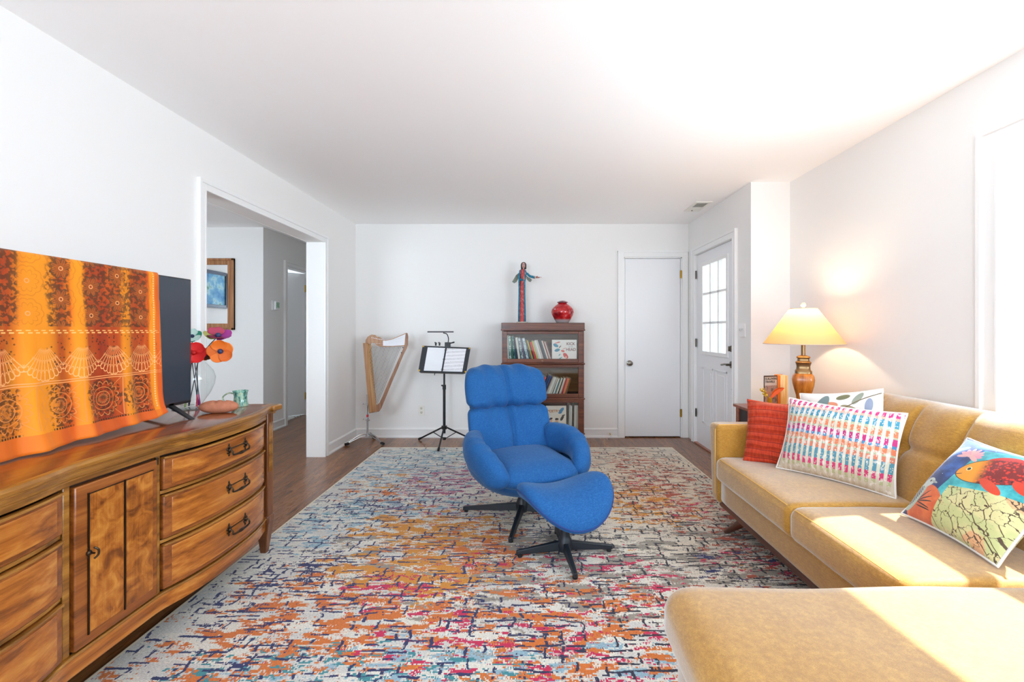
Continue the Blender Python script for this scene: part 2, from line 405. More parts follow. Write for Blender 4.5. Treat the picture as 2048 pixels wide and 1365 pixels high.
    n.set(color=c, rough=0.95, spec=0.15, sheen=0.15); n.bump(pile, 0.6, 0.004); return n.m
M['rug'] = rug_mat()
M['rugedge'] = plain('rug_binding', (222, 208, 184), 0.9)
# ---- fabrics
def fabric(name, c0, c1, scale=1.0, sheen=0.3, sheent=(1, 1, 1, 1), rough=0.85, weave=600, bump=0.35, big=0.25, sheenr=0.36):
    n = NT(name); x, y, z = n.coord()
    f = n.noise(n.vec(x, y, z), weave, 2, 0.7); b = n.noise(n.vec(x*1.0, y*1.0, z*3.0), 30*scale, 4, 0.65); b2 = n.noise(n.vec(x, y, z), 7*scale, 3)
    k = n.step(f*0.45+b*0.4+b2*big, 0.38, 0.72)
    n.set(color=n.mix(k, srgb(*c0), srgb(*c1)), rough=rough, sheen=sheen, sheent=sheent, sheenr=sheenr, spec=0.3)
    n.bump(f+b*0.5, bump, 0.002); return n.m
M['blue'] = fabric('blue_wool', (24, 80, 138), (56, 126, 190), 3.0, 0.2, (0.6, 0.8, 1, 1), 0.9, 700, 0.4, 0.05)
M['mustard'] = fabric('mustard_velvet', (158, 108, 26), (204, 154, 62), 2.0, 0.8, (0.88, 0.96, 1.0, 1), 0.6, 480, 0.3, 0.15, 0.45)
M['bluepipe'] = plain('blue_piping', (28, 60, 120), 0.8)
M['mustpipe'] = plain('mustard_piping', (226, 176, 84), 0.7)
M['mustseam'] = plain('mustard_seam', (132, 90, 34), 0.9)
def glass(name, tint=(1, 1, 1, 1), ior=1.45, extra=0.0):
    n = NT(name); n.t.nodes.remove(n.b)
    tr = n.node('ShaderNodeBsdfTransparent'); tr.inputs[0].default_value = tint
    gl = n.node('ShaderNodeBsdfGlossy'); gl.inputs['Roughness'].default_value = 0.02
    lw = n.node('ShaderNodeLayerWeight'); lw.inputs[0].default_value = 0.5
    r0 = ((ior-1)/(ior+1))**2
    mx = n.node('ShaderNodeMixShader'); f = E(n, lw.outputs['Facing']).pow(5.0)*(1-r0)+r0
    if extra: f = f+extra
    n.t.links.new(f.s, mx.inputs[0]); n.t.links.new(tr.outputs[0], mx.inputs[1]); n.t.links.new(gl.outputs[0], mx.inputs[2])
    n.t.links.new(mx.outputs[0], n.out.inputs[0]); return n.m
M['glass'] = glass('window_glass'); M['caseglass'] = glass('bookcase_glass', (0.97, 0.98, 0.97, 1), 1.5, 0.02)
M['vaseglass'] = glass('clear_vase_glass', (0.94, 0.96, 0.96, 1), 1.35, 0.03)
n = NT('mirror_silver'); n.set(color=(0.9, 0.9, 0.9, 1), rough=0.01, metal=1.0); M['mirror'] = n.m

# ---------------------------------------------------------------- the room
XL, XR, XA, YB, YR, H = -1.98, 2.14, 1.82, 5.14, 3.69, 2.44
YN = -2.8
def wallbox(name, boxes, mat='wall'):
    m = MB()
    for b in boxes: m.box(*b)
    return struct(name, m, M[mat], smooth=False)
wallbox('floor', [(-6.2, 2.3, YN-0.1, 7.6, -0.1, 0)], 'floor')
wallbox('ceiling', [(-6.2, 2.3, YN-0.1, 7.6, H, H+0.1)], 'ceiling')
T = 0.15
# left wall with the cased opening y 2.765..4.34
OY0, OY1, OZ = 2.74, 4.34, 2.075
wallbox('wall_left', [(XL-T, XL, YN, -2.5, 0, H), (XL-T, XL, -0.5, OY0, 0, H), (XL-T, XL, -2.5, -0.5, 0, 0.75), (XL-T, XL, -2.5, -0.5, 2.15, H), (XL-T, XL, OY1, YB+0.12, 0, H), (XL-T, XL, OY0, OY1, OZ, H)])
# back wall with the closet opening x 1.08..1.74
DX0, DX1, DZ = 1.083, 1.745, 2.06
wallbox('wall_back', [(XL-T, DX0, YB, YB+0.12, 0, H), (DX1, XR+0.2, YB, YB+0.12, 0, H), (DX0, DX1, YB, YB+0.12, DZ, H)])
# entry wall on the right with the front door y 3.985..4.92, and the return
FY0, FY1, FZ = 3.975, 4.93, 2.06
wallbox('wall_entry', [(XA, XA+0.14, YR, FY0, 0, H), (XA, XA+0.14, FY1, YB, 0, H), (XA, XA+0.14, FY0, FY1, FZ, H)])
wallbox('wall_return', [(XA+0.14, XR+0.12, YR, YR+0.1, 0, H)])
# right wall with a window in view and an added one out of view
WY0, WY1, WZ0, WZ1 = 0.74, 2.04, 0.80, 2.06
VY0, VY1 = -1.9, -0.3
wallbox('wall_right', [(XR, XR+0.14, WY1, YR, 0, H), (XR, XR+0.14, WY0, WY1, 0, WZ0), (XR, XR+0.14, WY0, WY1, WZ1, H), (XR, XR+0.14, VY1, WY0, 0, H),
                       (XR, XR+0.14, VY0, VY1, 0, WZ0), (XR, XR+0.14, VY0, VY1, WZ1, H), (XR, XR+0.14, YN, VY0, 0, H)])
wallbox('wall_near', [(XL-T, -1.9, YN-0.12, YN, 0, H), (-0.8, XR+0.14, YN-0.12, YN, 0, H), (-1.9, -0.8, YN-0.12, YN, 0, 0.7), (-1.9, -0.8, YN-0.12, YN, 2.2, H)])
# hall beyond the opening
HY, HX = 5.30, -3.13
wallbox('wall_hall_far', [(-4.9, HX, HY, HY+0.1, 0, H)])
wallbox('wall_hall_west', [(-4.92, -4.8, 1.0, HY, 0, H)])
wallbox('wall_hall_near', [(-4.92, -4.4, 0.9, 1.0, 0, H), (-2.8, XL-T, 0.9, 1.0, 0, H), (-4.4, -2.8, 0.9, 1.0, 0, 0.75), (-4.4, -2.8, 0.9, 1.0, 2.15, H)])
BY0, BY1 = 5.80, 6.52
wallbox('wall_corridor', [(HX-0.12, HX, HY+0.1, BY0, 0, H), (HX-0.12, HX, BY1, 7.5, 0, H), (HX-0.12, HX, BY0, BY1, 2.06, H)])
wallbox('wall_corridor_end', [(-4.6, XL-T, 7.5, 7.6, 0, H), (-4.6, -4.5, HY+0.1, 6.5, 0, H), (-4.6, -4.5, 7.45, 7.5, 0, H), (XL-T-0.001, XL-T+0.1, YB+0.12, 7.5, 0, H)])
wallbox('floor_bathroom', [(-4.5, HX-0.13, HY+0.1, 7.5, 0, 0.012)], 'tile')

def casing_x(name, x, side, y0, y1, z1, wd=0.075, th=0.018, z0=0.0, sill=False, n1=True):
    """stepped casing on a wall of constant x; side = direction it projects"""
    m = MB()
    def st(a0, a1, b0, b1):
        m.box(min(x, x+side*th), max(x, x+side*th), a0, a1, b0, b1)
    def st2(a0, a1, b0, b1, t2):
        m.box(min(x, x+side*t2), max(x, x+side*t2), a0, a1, b0, b1)
    for (ya, yb, yo) in ((y0-wd, y0, -1), (y1, y1+wd, 1)):
        st(ya, yb, z0, z1+wd)
        if yo < 0: st2(ya-0.003, ya+0.02, z0, z1+wd+0.003, th+0.010)
        else: st2(yb-0.02, yb+0.003, z0, z1+wd+0.003, th+0.010)
        if yo < 0: st2(yb-0.012, yb+0.001, z0, z1-0.001, th+0.004)
        else: st2(ya-0.001, ya+0.012, z0, z1-0.001, th+0.004)
    st(y0, y1, z1, z1+wd); st2(y0-wd, y1+wd, z1+wd-0.02, z1+wd+0.004, th+0.0095); st2(y0-0.006, y1+0.006, z1-0.0015, z1+0.012, th+0.0042)
    return struct(name, m, M['trim'], smooth=False, bevel=0.002, seg=1)
casing_x('trim_1', XL, 1, OY0, OY1, OZ, 0.06, 0.015)
casing_x('trim_2', XL-T, -1, OY0, OY1, OZ, 0.06, 0.015)
casing_x('trim_3', XA, -1, FY0+0.02, FY1-0.02, FZ-0.015, 0.07)
casing_x('trim_4', HX, 1, BY0, BY1, 2.06, 0.06)
m = MB(); x0, x1 = DX0, DX1
m.box(x0-0.068, x0, YB-0.018, YB, 0, DZ+0.068); m.box(x1, min(x1+0.068, XA-0.002), YB-0.018, YB, 0, DZ+0.068); m.box(x0, x1, YB-0.018, YB, DZ, DZ+0.068)
m.box(x0-0.071, x0-0.052, YB-0.027, YB, 0, DZ+0.071); m.box(x0-0.071, min(x1+0.071, XA-0.001), YB-0.0265, YB, DZ+0.052, DZ+0.0715)
struct('trim_5', m, M['trim'], smooth=False, bevel=0.002, seg=1)
# jamb linings
m = MB(); m.box(DX0, DX0+0.012, YB, YB+0.12, 0, DZ); m.box(DX1-0.012, DX1, YB, YB+0.12, 0, DZ); m.box(DX0, DX1, YB, YB+0.12, DZ-0.012, DZ)
m.box(XA, XA+0.14, FY0, FY0+0.018, 0, FZ); m.box(XA, XA+0.14, FY1-0.018, FY1, 0, FZ); m.box(XA, XA+0.14, FY0, FY1, FZ-0.018, FZ)
m.box(HX-0.12, HX, BY0, BY0+0.012, 0, 2.06); m.box(HX-0.12, HX, BY1-0.012, BY1, 0, 2.06); m.box(HX-0.12, HX, BY0, BY1, 2.048, 2.06)
struct('trim_6', m, M['trim'], smooth=False)
m = MB(); m.box(DX0+0.012, DX1-0.012, YB+0.11, YB+0.12, 0, DZ-0.012)
struct('wall_closet', m, M['dark'], smooth=False)

def baseboard(name, p0, p1, nrm):
    """run from p0 to p1 (x, y); nrm points into the room"""
    m = MB(); p0 = Vector((*p0, 0)); p1 = Vector((*p1, 0)); nv = Vector((*nrm, 0))
    prof = [(0, 0), (0.026, 0), (0.026, 0.012), (0.016, 0.022), (0.014, 0.026), (0.014, 0.085), (0.018, 0.088), (0.018, 0.096), (0.010, 0.106), (0, 0.108)]
    m.loft([[p+nv*a+Vector((0, 0, b)) for a, b in prof] for p in (p0, p1)])
    return struct(name, m, M['trim'], smooth=False)
baseboard('baseboard_back', (XL, YB), (DX0-0.07, YB), (0, -1))
baseboard('baseboard_left', (XL, OY1+0.062), (XL, YB), (1, 0))
baseboard('baseboard_left_near', (XL, YN), (XL, OY0-0.062), (1, 0))
baseboard('baseboard_entry', (XA, YR), (XA, FY0-0.055), (-1, 0))
baseboard('baseboard_return', (XA, YR), (XR, YR), (0, -1))
baseboard('baseboard_right', (XR, YN), (XR, YR), (-1, 0))
baseboard('baseboard_hall', (-4.8, HY), (HX, HY), (0, -1))
baseboard('baseboard_corridor', (HX, HY), (HX, BY0-0.062), (1, 0))
baseboard('baseboard_corridor_far', (HX, BY1+0.062), (HX, 7.5), (1, 0))

# closet door
def hinge(parent, name, c, axis, mat):
    m = MB(); c = Vector(c)
    m.cyl(c-Vector((0, 0, 0.045)), c+Vector((0, 0, 0.045)), 0.006, n=10)
    if axis == 'y': m.box(c.x-0.014, c.x+0.014, c.y+0.002, c.y+0.006, c.z-0.044, c.z+0.044)
    else: m.box(c.x+0.002, c.x+0.006, c.y-0.018, c.y+0.018, c.z-0.044, c.z+0.044)
    return m.build(name, mat, parent)
m = MB().box(DX0+0.016, DX1-0.016, YB+0.004, YB+0.04, 0.012, DZ-0.016)
d1 = struct('door_1', m, M['doorwhite'], smooth=False, bevel=0.002)
kx = DX0+0.065; kz = 0.85
m = MB().lathe([(0.0, -0.001), (0.032, 0), (0.032, 0.006), (0.012, 0.012), (0.011, 0.03), (0.022, 0.036), (0.029, 0.046), (0.027, 0.06), (0.012, 0.066), (0.0, 0.066)], (kx, YB+0.004, kz), 24, axis=(0, -1, 0))
m.build('door_knob', M['nickel'], d1)
for z in (1.865, 0.28): hinge(d1, 'hinge', (DX1-0.008, YB-0.006, z), 'y', M['brass'])
# front door : slab with nine lights
fd = bpy.data.objects.new('door_2', None); col.objects.link(fd); fd.location = (XA+0.035, 4.45, 0); fd['kind'] = 'structure'
fx0, fx1 = XA+0.012, XA+0.056; gy0, gy1, gz0, gz1 = 4.157, 4.734, 1.0, 1.905
m = MB(); a0, a1 = FY0+0.022, FY1-0.022
m.box(fx0, fx1, a0, gy0, 0.012, FZ-0.022); m.box(fx0, fx1, gy1, a1, 0.012, FZ-0.022); m.box(fx0, fx1, gy0, gy1, 0.012, gz0); m.box(fx0, fx1, gy0, gy1, gz1, FZ-0.022)
m.build('door_panel', M['doorwhite'], fd, smooth=False)
m = MB()
for (b0, b1, c0, c1) in ((gy0-0.03, gy0+0.008, gz0-0.03, gz1+0.03), (gy1-0.008, gy1+0.03, gz0-0.03, gz1+0.03), (gy0, gy1, gz0-0.03, gz0+0.008), (gy0, gy1, gz1-0.008, gz1+0.03)):
    m.box(fx0-0.012, fx0+0.002, b0, b1, c0, c1)
for k in (1, 2):
    yy = gy0+(gy1-gy0)*k/3; zz = gz0+(gz1-gz0)*k/3
    m.box(fx0-0.006, fx1-0.004, yy-0.011, yy+0.011, gz0, gz1); m.box(fx0-0.006, fx1-0.004, gy0, gy1, zz-0.011, zz+0.011)
m.build('glazing_bar', M['trim'], fd, smooth=False, bevel=0.003)
MB().box(fx0+0.018, fx0+0.022, gy0, gy1, gz0, gz1).build('pane', M['glass'], fd, smooth=False)
m = MB()
for (b0, b1) in ((4.16, 4.42), (4.48, 4.74)):
    for z0_, z1_ in ((0.25, 0.84),):
        m.box(fx0-0.004, fx0+0.001, b0, b0+0.02, z0_, z1_); m.box(fx0-0.004, fx0+0.001, b1-0.02, b1, z0_, z1_)
        m.box(fx0-0.004, fx0+0.001, b0, b1, z0_, z0_+0.02); m.box(fx0-0.004, fx0+0.001, b0, b1, z1_-0.02, z1_)
        m.box(fx0-0.003, fx0+0.001, b0+0.05, b1-0.05, z0_+0.05, z1_-0.05)
m.build('raised_panel', M['doorwhite'], fd, smooth=False, bevel=0.002)
ly = 4.06
m = MB().lathe([(0, 0), (0.033, 0), (0.031, 0.012), (0, 0.014)], (fx0, ly, 0.913), 24, axis=(-1, 0, 0)); m.cyl((fx0, ly, 0.913), (fx0-0.055, ly, 0.913), 0.011)
m.tube(curve_pts([(fx0-0.05, ly-0.008, 0.913), (fx0-0.052, ly+0.03, 0.915), (fx0-0.05, ly+0.07, 0.91), (fx0-0.048, ly+0.115, 0.904)]), 0.009, 10)
m.build('door_lever', M['nickel'], fd)
m = MB().lathe([(0, 0), (0.031, 0), (0.028, 0.014), (0, 0.016)], (fx0, ly, 1.057), 24, axis=(-1, 0, 0)); m.box(fx0-0.035, fx0-0.012, ly-0.006, ly+0.006, 1.035, 1.08)
m.build('deadbolt', M['nickel'], fd, bevel=0.002)
MB().lathe([(0, 0), (0.011, 0), (0.01, 0.006), (0, 0.007)], (fx0, 4.05, 0.69), 16, axis=(-1, 0, 0)).build('door_stud', M['nickel'], fd)
for z in (1.83, 1.09, 0.33): hinge(fd, 'hinge', (XA-0.002, FY1-0.018, z), 'x', M['nickel'])
m = MB().box(XA-0.02, XA+0.13, FY0+0.018, FY1-0.018, 0, 0.012); struct('trim_7', m, M['sidetable'], smooth=False)
# door in the corridor, ajar into the bathroom
hd = bpy.data.objects.new('door_3', None); col.objects.link(hd); hd.location = (HX-0.125, BY1-0.014, 0.02); hd.rotation_euler = (0, 0, R(45)); hd['kind'] = 'structure'
m = MB().box(-0.68, 0, -0.035, 0, 0, 2.02); m.build('door_panel', M['doorwhite'], hd, world=False, smooth=False, bevel=0.002)
for z in (1.83, 0.28):
    m = MB().box(HX-0.128, HX-0.09, BY1-0.03, BY1-0.0125, z-0.05, z+0.05); m.cyl((HX-0.10, BY1-0.03, z-0.05), (HX-0.10, BY1-0.03, z+0.05), 0.008)
    m.build('hinge', M['brass'], hd)

# windows on the right wall (double hung)
def window(name, y0, y1):
    o = bpy.data.objects.new(name, None); col.objects.link(o); o.location = (XR+0.07, (y0+y1)/2, WZ0); o['kind'] = 'structure'
    m = MB()   # jamb liner and stops
    m.box(XR+0.0005, XR+0.14, y0, y0+0.018, WZ0, WZ1-0.018); m.box(XR+0.0005, XR+0.14, y1-0.018, y1, WZ0, WZ1-0.018); m.box(XR+0.0005, XR+0.14, y0, y1, WZ1-0.018, WZ1)
    m.build('window_jamb', M['trim'], o, smooth=False)
    m = MB(); m.box(XR+0.035, XR+0.05, y1-0.032, y1-0.0185, WZ0, WZ1-0.032); m.box(XR+0.035, XR+0.05, y0+0.0185, y0+0.032, WZ0, WZ1-0.032); m.box(XR+0.035, XR+0.05, y0+0.0185, y1-0.0185, WZ1-0.032, WZ1-0.0185)
    m.build('window_stop', M['trim'], o, smooth=False)
    zm = 1.385
    for (xa, xb, z0, z1, nm) in ((XR+0.055, XR+0.085, WZ0+0.01, zm+0.02, 'lower_sash'), (XR+0.095, XR+0.125, zm-0.02, WZ1-0.018, 'upper_sash')):
        m = MB(); a, b = y0+0.018, y1-0.018; s = 0.048
        m.box(xa, xb, a, a+s, z0, z1); m.box(xa, xb, b-s, b, z0, z1); m.box(xa, xb, a+s, b-s, z0, z0+s); m.box(xa, xb, a+s, b-s, z1-0.04, z1)
        f = m.build(nm, M['trim'], o, smooth=False, bevel=0.003)
        MB().box(xa+0.013, xa+0.017, a+s, b-s, z0+s, z1-0.04).build('pane', M['glass'], f, smooth=False)
    m = MB().box(XR-0.05, XR+0.05, y0-0.10, y1+0.10, WZ0-0.025, WZ0); m.build('window_stool', M['trim'], o, smooth=False, bevel=0.004)
    c = casing_x('window_casing', XR, -1, y0, y1, WZ1, 0.09, 0.018, WZ0)
    del c['kind']; c.parent = o; c.location = -Vector(o.location)
    return o
window('window_1', WY0, WY1); window('added_window_2', VY0, VY1)  # the second one is out of view, added to brighten the room
# unseen windows added for more light, behind the camera and in the hall
m = MB(); ww = bpy.data.objects.new('added_window_3', None); col.objects.link(ww); ww.location = (-1.35, YN-0.06, 0.7); ww['kind'] = 'structure'
for x in (-1.9, -0.86): m.box(x, x+0.06, YN-0.1, YN-0.03, 0.7, 2.2)
m.box(-1.84, -0.86, YN-0.1, YN-0.03, 0.7, 0.76); m.box(-1.84, -0.86, YN-0.1, YN-0.03, 2.14, 2.2); m.box(-1.84, -0.86, YN-0.09, YN-0.04, 1.43, 1.47)
m.build('window_frame', M['trim'], ww, smooth=False)
m = MB(); ww = bpy.data.objects.new('added_window_5', None); col.objects.link(ww); ww.location = (XL-0.07, -1.5, 0.75); ww['kind'] = 'structure'
for y in (-2.5, -1.53, -0.56): m.box(XL-0.1, XL-0.04, y, y+0.06, 0.75, 2.15)
m.box(XL-0.1, XL-0.04, -2.44, -0.56, 0.75, 0.81); m.box(XL-0.1, XL-0.04, -2.44, -0.56, 2.09, 2.15)
m.build('window_frame', M['trim'], ww, smooth=False)
m = MB(); ww = bpy.data.objects.new('added_window_4', None); col.objects.link(ww); ww.location = (-3.6, 0.95, 0.75); ww['kind'] = 'structure'
for x in (-4.4, -3.63, -2.85): m.box(x, x+0.05, 0.93, 0.97, 0.75, 2.15)
m.box(-4.4, -2.8, 0.93, 0.97, 0.75, 0.80); m.box(-4.4, -2.8, 0.93, 0.97, 2.10, 2.15)
m.build('window_frame', M['trim'], ww, smooth=False)

wallbox('added_porch_roof', [(1.98, 5.0, 3.55, 7.8, 2.62, 2.75)], 'trim')  # unseen porch roof, added to keep sun off the front door glass
# outside, seen through the front door
def siding():
    n = NT('blue_siding'); x, y, z = n.coord(); l = (z/0.11).fract()
    n.set(color=srgb(112, 156, 182), rough=0.6); n.bump(l, 0.6, 0.01); return n.m
wallbox('wall_porch', [(2.35, 4.6, 7.7, 7.85, -0.1, 3.2)]); bpy.data.objects['wall_porch'].data.materials[0] = siding()
wallbox('ground_porch', [(2.3, 12, -8, 16, -0.3, -0.1)]); bpy.data.objects['ground_porch'].data.materials[0] = plain('concrete', (176, 176, 170), 0.8)
wallbox('trim_8', [(2.74, 2.86, 6.9, 7.02, -0.1, 2.7), (2.35, 2.46, 7.6, 7.7, -0.1, 3.0), (3.22, 3.34, 7.6, 7.7, -0.1, 3.0), (2.96, 3.04, 7.6, 7.7, -0.1, 3.0)], 'trim')

# ceiling register
vt = thing('ceiling_vent', 'small white metal air vent in the ceiling near the front door', 'vent', (1.652, 4.41, H))
m = MB(); m.box(1.575, 1.60, 4.24, 4.58, H-0.008, H); m.box(1.705, 1.73, 4.24, 4.58, H-0.008, H); m.box(1.60, 1.705, 4.24, 4.28, H-0.008, H); m.box(1.60, 1.705, 4.42, 4.58, H-0.008, H)
m.build('frame', M['ivory'], vt, smooth=False, bevel=0.002)
m = MB().box(1.60, 1.705, 4.28, 4.42, H-0.003, H-0.001); m.build('duct', plain('duct_grey', (120, 112, 98), 0.7), vt, smooth=False)
m = MB()
for k in range(7):
    y = 4.29+k*0.02; m.add([(1.60, y, H-0.008), (1.705, y, H-0.008), (1.705, y+0.008, H-0.002), (1.60, y+0.008, H-0.002)], [(0, 1, 2, 3)])
m.build('louvre', M['ivory'], vt, smooth=False, solid=0.001)
MB().cyl((1.64, 4.53, H-0.008), (1.64, 4.53, H-0.014), 0.006).build('lever', M['nickel'], vt)

# outlets, switch, thermostat, doorstop
ot = thing('wall_outlet', 'ivory double outlet low on the back wall behind the music stand', 'outlet', P(843, 821, YB))
c = P(843, 821, YB)
MB().box(c.x-0.036, c.x+0.036, YB-0.006, YB, c.z-0.06, c.z+0.06).build('cover_plate', M['ivory'], ot, smooth=False, bevel=0.003)
for dz in (-0.024, 0.024):
    s = MB().lathe([(0, 0), (0.017, 0), (0.016, 0.003), (0, 0.003)], (c.x, YB-0.006, c.z+dz), 20, axis=(0, -1, 0)).build('socket', plain('socket_face', (222, 218, 206), 0.4), ot)
    m = MB(); m.box(c.x-0.008, c.x-0.005, YB-0.0105, YB-0.0089, c.z+dz-0.003, c.z+dz+0.007); m.box(c.x+0.005, c.x+0.008, YB-0.0105, YB-0.0089, c.z+dz-0.003, c.z+dz+0.007); m.cyl((c.x, YB-0.0089, c.z+dz-0.01), (c.x, YB-0.0105, c.z+dz-0.01), 0.003)
    m.build('slot', M['dark'], s)
sw = thing('light_switch', 'white double light switch plate beside the front door', 'light switch', (XA, 3.84, 1.225))
MB().box(XA-0.006, XA, 3.78, 3.90, 1.168, 1.283).build('cover_plate', M['white'], sw, smooth=False, bevel=0.003)
for y in (3.817, 3.863):
    MB().box(XA-0.016, XA-0.005, y-0.005, y+0.005, 1.22, 1.238).build('toggle', plain('toggle_grey', (200, 200, 196), 0.4), sw, bevel=0.002)
th = thing('thermostat', 'white thermostat with small green screen on the hall wall', 'thermostat', (HX, 5.55, 1.52))
MB().box(HX, HX+0.012, 5.47, 5.59, 1.47, 1.59).build('back_plate', M['white'], th, bevel=0.004)
MB().box(HX+0.012, HX+0.034, 5.50, 5.59, 1.477, 1.583).build('housing', M['white'], th, bevel=0.006)
def scr():
    n = NT('thermostat_screen'); x, y, z = n.coord(); v = n.voro(n.vec(x, y, z), 60)
    n.set(color=n.mix(v.lt(0.35), srgb(170, 205, 180), srgb(40, 110, 80)), rough=0.2); return n.m
MB().box(HX+0.034, HX+0.0355, 5.51, 5.58, 1.50, 1.57).build('screen', scr(), th, smooth=False)
ds = thing('door_stop', 'small brass spring door stop on the back baseboard', 'door stop', (0.93, YB-0.02, 0.055))
dx = (1219-CX)/175.1
MB().tube([(dx+0.0015*(k % 2), YB-0.015-0.004*k, 0.053-0.001*k) for k in range(16)], [0.006 if k % 2 else 0.0045 for k in range(16)], 10).build('spring', M['gold'], ds)
MB().cyl((dx, YB-0.076, 0.038), (dx, YB-0.088, 0.036), 0.008).build('tip', M['white'], ds)

# ---------------------------------------------------------------- rug
m = MB().box(-1.525, 1.475, 0.5, 4.66, 0.0, 0.010)
rug = m.build('area_rug', M['rug'], None, smooth=False); tag(rug, 'large abstract multicoloured rug in orange, pink, navy and cream on the wood floor', 'rug')
m = MB()
for b in ((-1.533, -1.522, 0.49, 4.67), (1.472, 1.483, 0.49, 4.67)): m.box(*b, 0, 0.0105)
m.box(-1.522, 1.472, 4.657, 4.67, 0, 0.0105); m.box(-1.522, 1.472, 0.49, 0.503, 0, 0.0105)
m.build('binding', M['rugedge'], rug, smooth=False)
RZ = 0.0105

# ---------------------------------------------------------------- blue swivel chair
ch = thing('swivel_armchair', 'blue fabric swivel armchair with puffy arms on a black star base', 'armchair', (-0.045, 2.95, RZ), R(26))
def dent(p, amp, f, seed=0.0): return amp*mnoise.noise(Vector((p.x*f+seed, p.y*f, p.z*f)))
def star(parent, radius, a0, hubz, ctop, colr, wd=0.028, local=True):
    for k in range(4):
        a = a0+k*pi/2; u = Vector((cos(a), sin(a), 0)); v = Vector((-sin(a), cos(a), 0))
        r0, r1 = 0.012, radius; m = MB()
        w0, w1 = wd, wd*0.62
        m.hexa([u*r0-v*w0*.7+Vector((0, 0, hubz-0.05)), u*r1-v*w1*.7+Vector((0, 0, 0.012)), u*r1+v*w1*.7+Vector((0, 0, 0.012)), u*r0+v*w0*.7+Vector((0, 0, hubz-0.05))],
               [u*r0-v*w0*.55+Vector((0, 0, hubz)), u*r1-v*w1*.55+Vector((0, 0, 0.034)), u*r1+v*w1*.55+Vector((0, 0, 0.034)), u*r0+v*w0*.55+Vector((0, 0, hubz))])
        lg = m.build('leg', M['blackbase'], parent, world=False, bevel=0.004)
        MB().cyl(u*(r1-0.02)+Vector((0, 0, 0)), u*(r1-0.02)+Vector((0, 0, 0.014)), 0.013).build('glide', M['rubber'], lg, world=False)
    MB().lathe([(0.0, hubz-0.055), (0.036, hubz-0.055), (0.042, hubz-0.02), (0.036, hubz+0.006), (colr+0.004, hubz+0.016), (colr, hubz+0.03), (colr, ctop), (0, ctop)], (0, 0, 0), 24).build('column', M['blackbase'], parent, world=False)
M['blackbase'] = plain('black_powder_coat', (24, 32, 40), 0.45)
star(ch, 0.40, R(171-26), 0.085, 0.215, 0.028)
m = MB().box(-0.10, 0.10, -0.12, 0.12, 0.175, 0.20); m.build('mechanism_plate', M['black'], ch, world=False, bevel=0.01)
# bucket shell : bowl from under the seat up to a rim that climbs to the back
def shell(u, v):
    a = 2*pi*u; sx, sy = sin(a), -cos(a)         # a = 0 at the front
    back = max(0.0, -cos(a)); side = abs(sin(a))
    rimz = 0.315+0.12*side**1.4+0.19*back**2
    rx, ry = 0.355, 0.325+0.02*back
    t = v
    rr = sin(min(1, t*1.04)*pi/2)**0.75
    z = 0.185+(rimz-0.185)*(t**1.9)
    if t > 0.985: rr *= 0.975
    return Vector((rx*rr*math.copysign(abs(sx)**0.86, sx), ry*rr*math.copysign(abs(sy)**0.86, sy)+0.03*back, z))
m = MB().grid(shell, 64, 18); m.build('shell', M['blue'], ch, world=False, ang=180, solid=0.02)
# seat cushion
def seatfn(p):
    t = (p.y+0.36)/0.6
    p.z += 0.025*t + dent(p, 0.004, 6)
    f = max(0.0, 1-((p.y+0.36)/0.16)); p.x *= 1-0.10*f*f
    return p
m = MB().puff((-0.285, -0.350, 0.275), (0.285, 0.22, 0.392), (0.14, 0.13, 0.056), (0, 0.02, 0.024), 24, seatfn)
seat = m.build('seat_cushion', M['blue'], ch, world=False, ang=180)
# backrest: lower lumbar cushion and head cushion, reclined
def recl(p):       # p in panel coordinates: x, depth y, height z -> chair space
    z = p.z; y = p.y+0.145+0.30*max(0, z-0.36)*1.0
    return Vector((p.x, y+0.09*(p.x/0.3)**2*-1.0, z))
def lumb(p):
    h = (p.z-0.34)/0.34
    k = exp(-((p.x-0.012)/0.011)**2)*0.032+exp(-((abs(p.x)-0.12+0.05*h)/0.012)**2)*0.018*max(0, h)**1.2
    front = p.y < 0.07
    if front: p.y += k
    wdt = 1.0-0.10*(1-min(1, max(0, h)))**2+0.02*sin(h*3)
    p.x *= wdt; p.y += dent(p, 0.007, 7, 3)
    # gathers running down from the seam
    if front: p.y += 0.022*sin(p.x*50+2*h)*max(0, h-0.5)**1.2
    return recl(p)
m = MB().puff((-0.290, 0.0, 0.31), (0.290, 0.15, 0.694), (0.10, 0.07, 0.050), (0.01, 0.035, 0.0), 58, lumb)
m.build('back_cushion', M['blue'], ch, world=False, ang=180)
def head(p):
    h = (p.z-0.66)/0.29; front = p.y < 0.07
    p.x *= 1-0.11*max(0, (h-0.5)/0.5)**2.2; k = exp(-((p.x-0.01+0.01*h)/0.009)**2)*0.028
    if front: p.y += k
    p.z -= exp(-(p.x/0.03)**2)*0.012*max(0, h)
    if front: p.y += 0.018*sin(p.x*52+3.0*h)*abs(h-0.5)**1.5*2.2
    if h > 0.6: p.z += 0.006*sin(p.x*48+1)*(h-0.6)*2
    p.y += dent(p, 0.006, 8, 9)
    return recl(p)
m = MB().puff((-0.292, -0.018, 0.672), (0.292, 0.155, 0.955), (0.10, 0.080, 0.058), (0.012, 0.035, 0.008), 58, head)
m.build('head_cushion', M['blue'], ch, world=False, ang=180)
# outer back panel behind the cushions
def bpan(u, v):
    x = (u*2-1)*0.26*(1-0.12*(1-v)); z = 0.40+0.50*v; z -= 0.10*abs(u*2-1)**4*v
    return recl(Vector((x, 0.155-0.03*abs(u*2-1)**3, z)))
MB().grid(bpan, 20, 16).build('back_panel', M['blue'], ch, world=False, ang=180, solid=0.02)
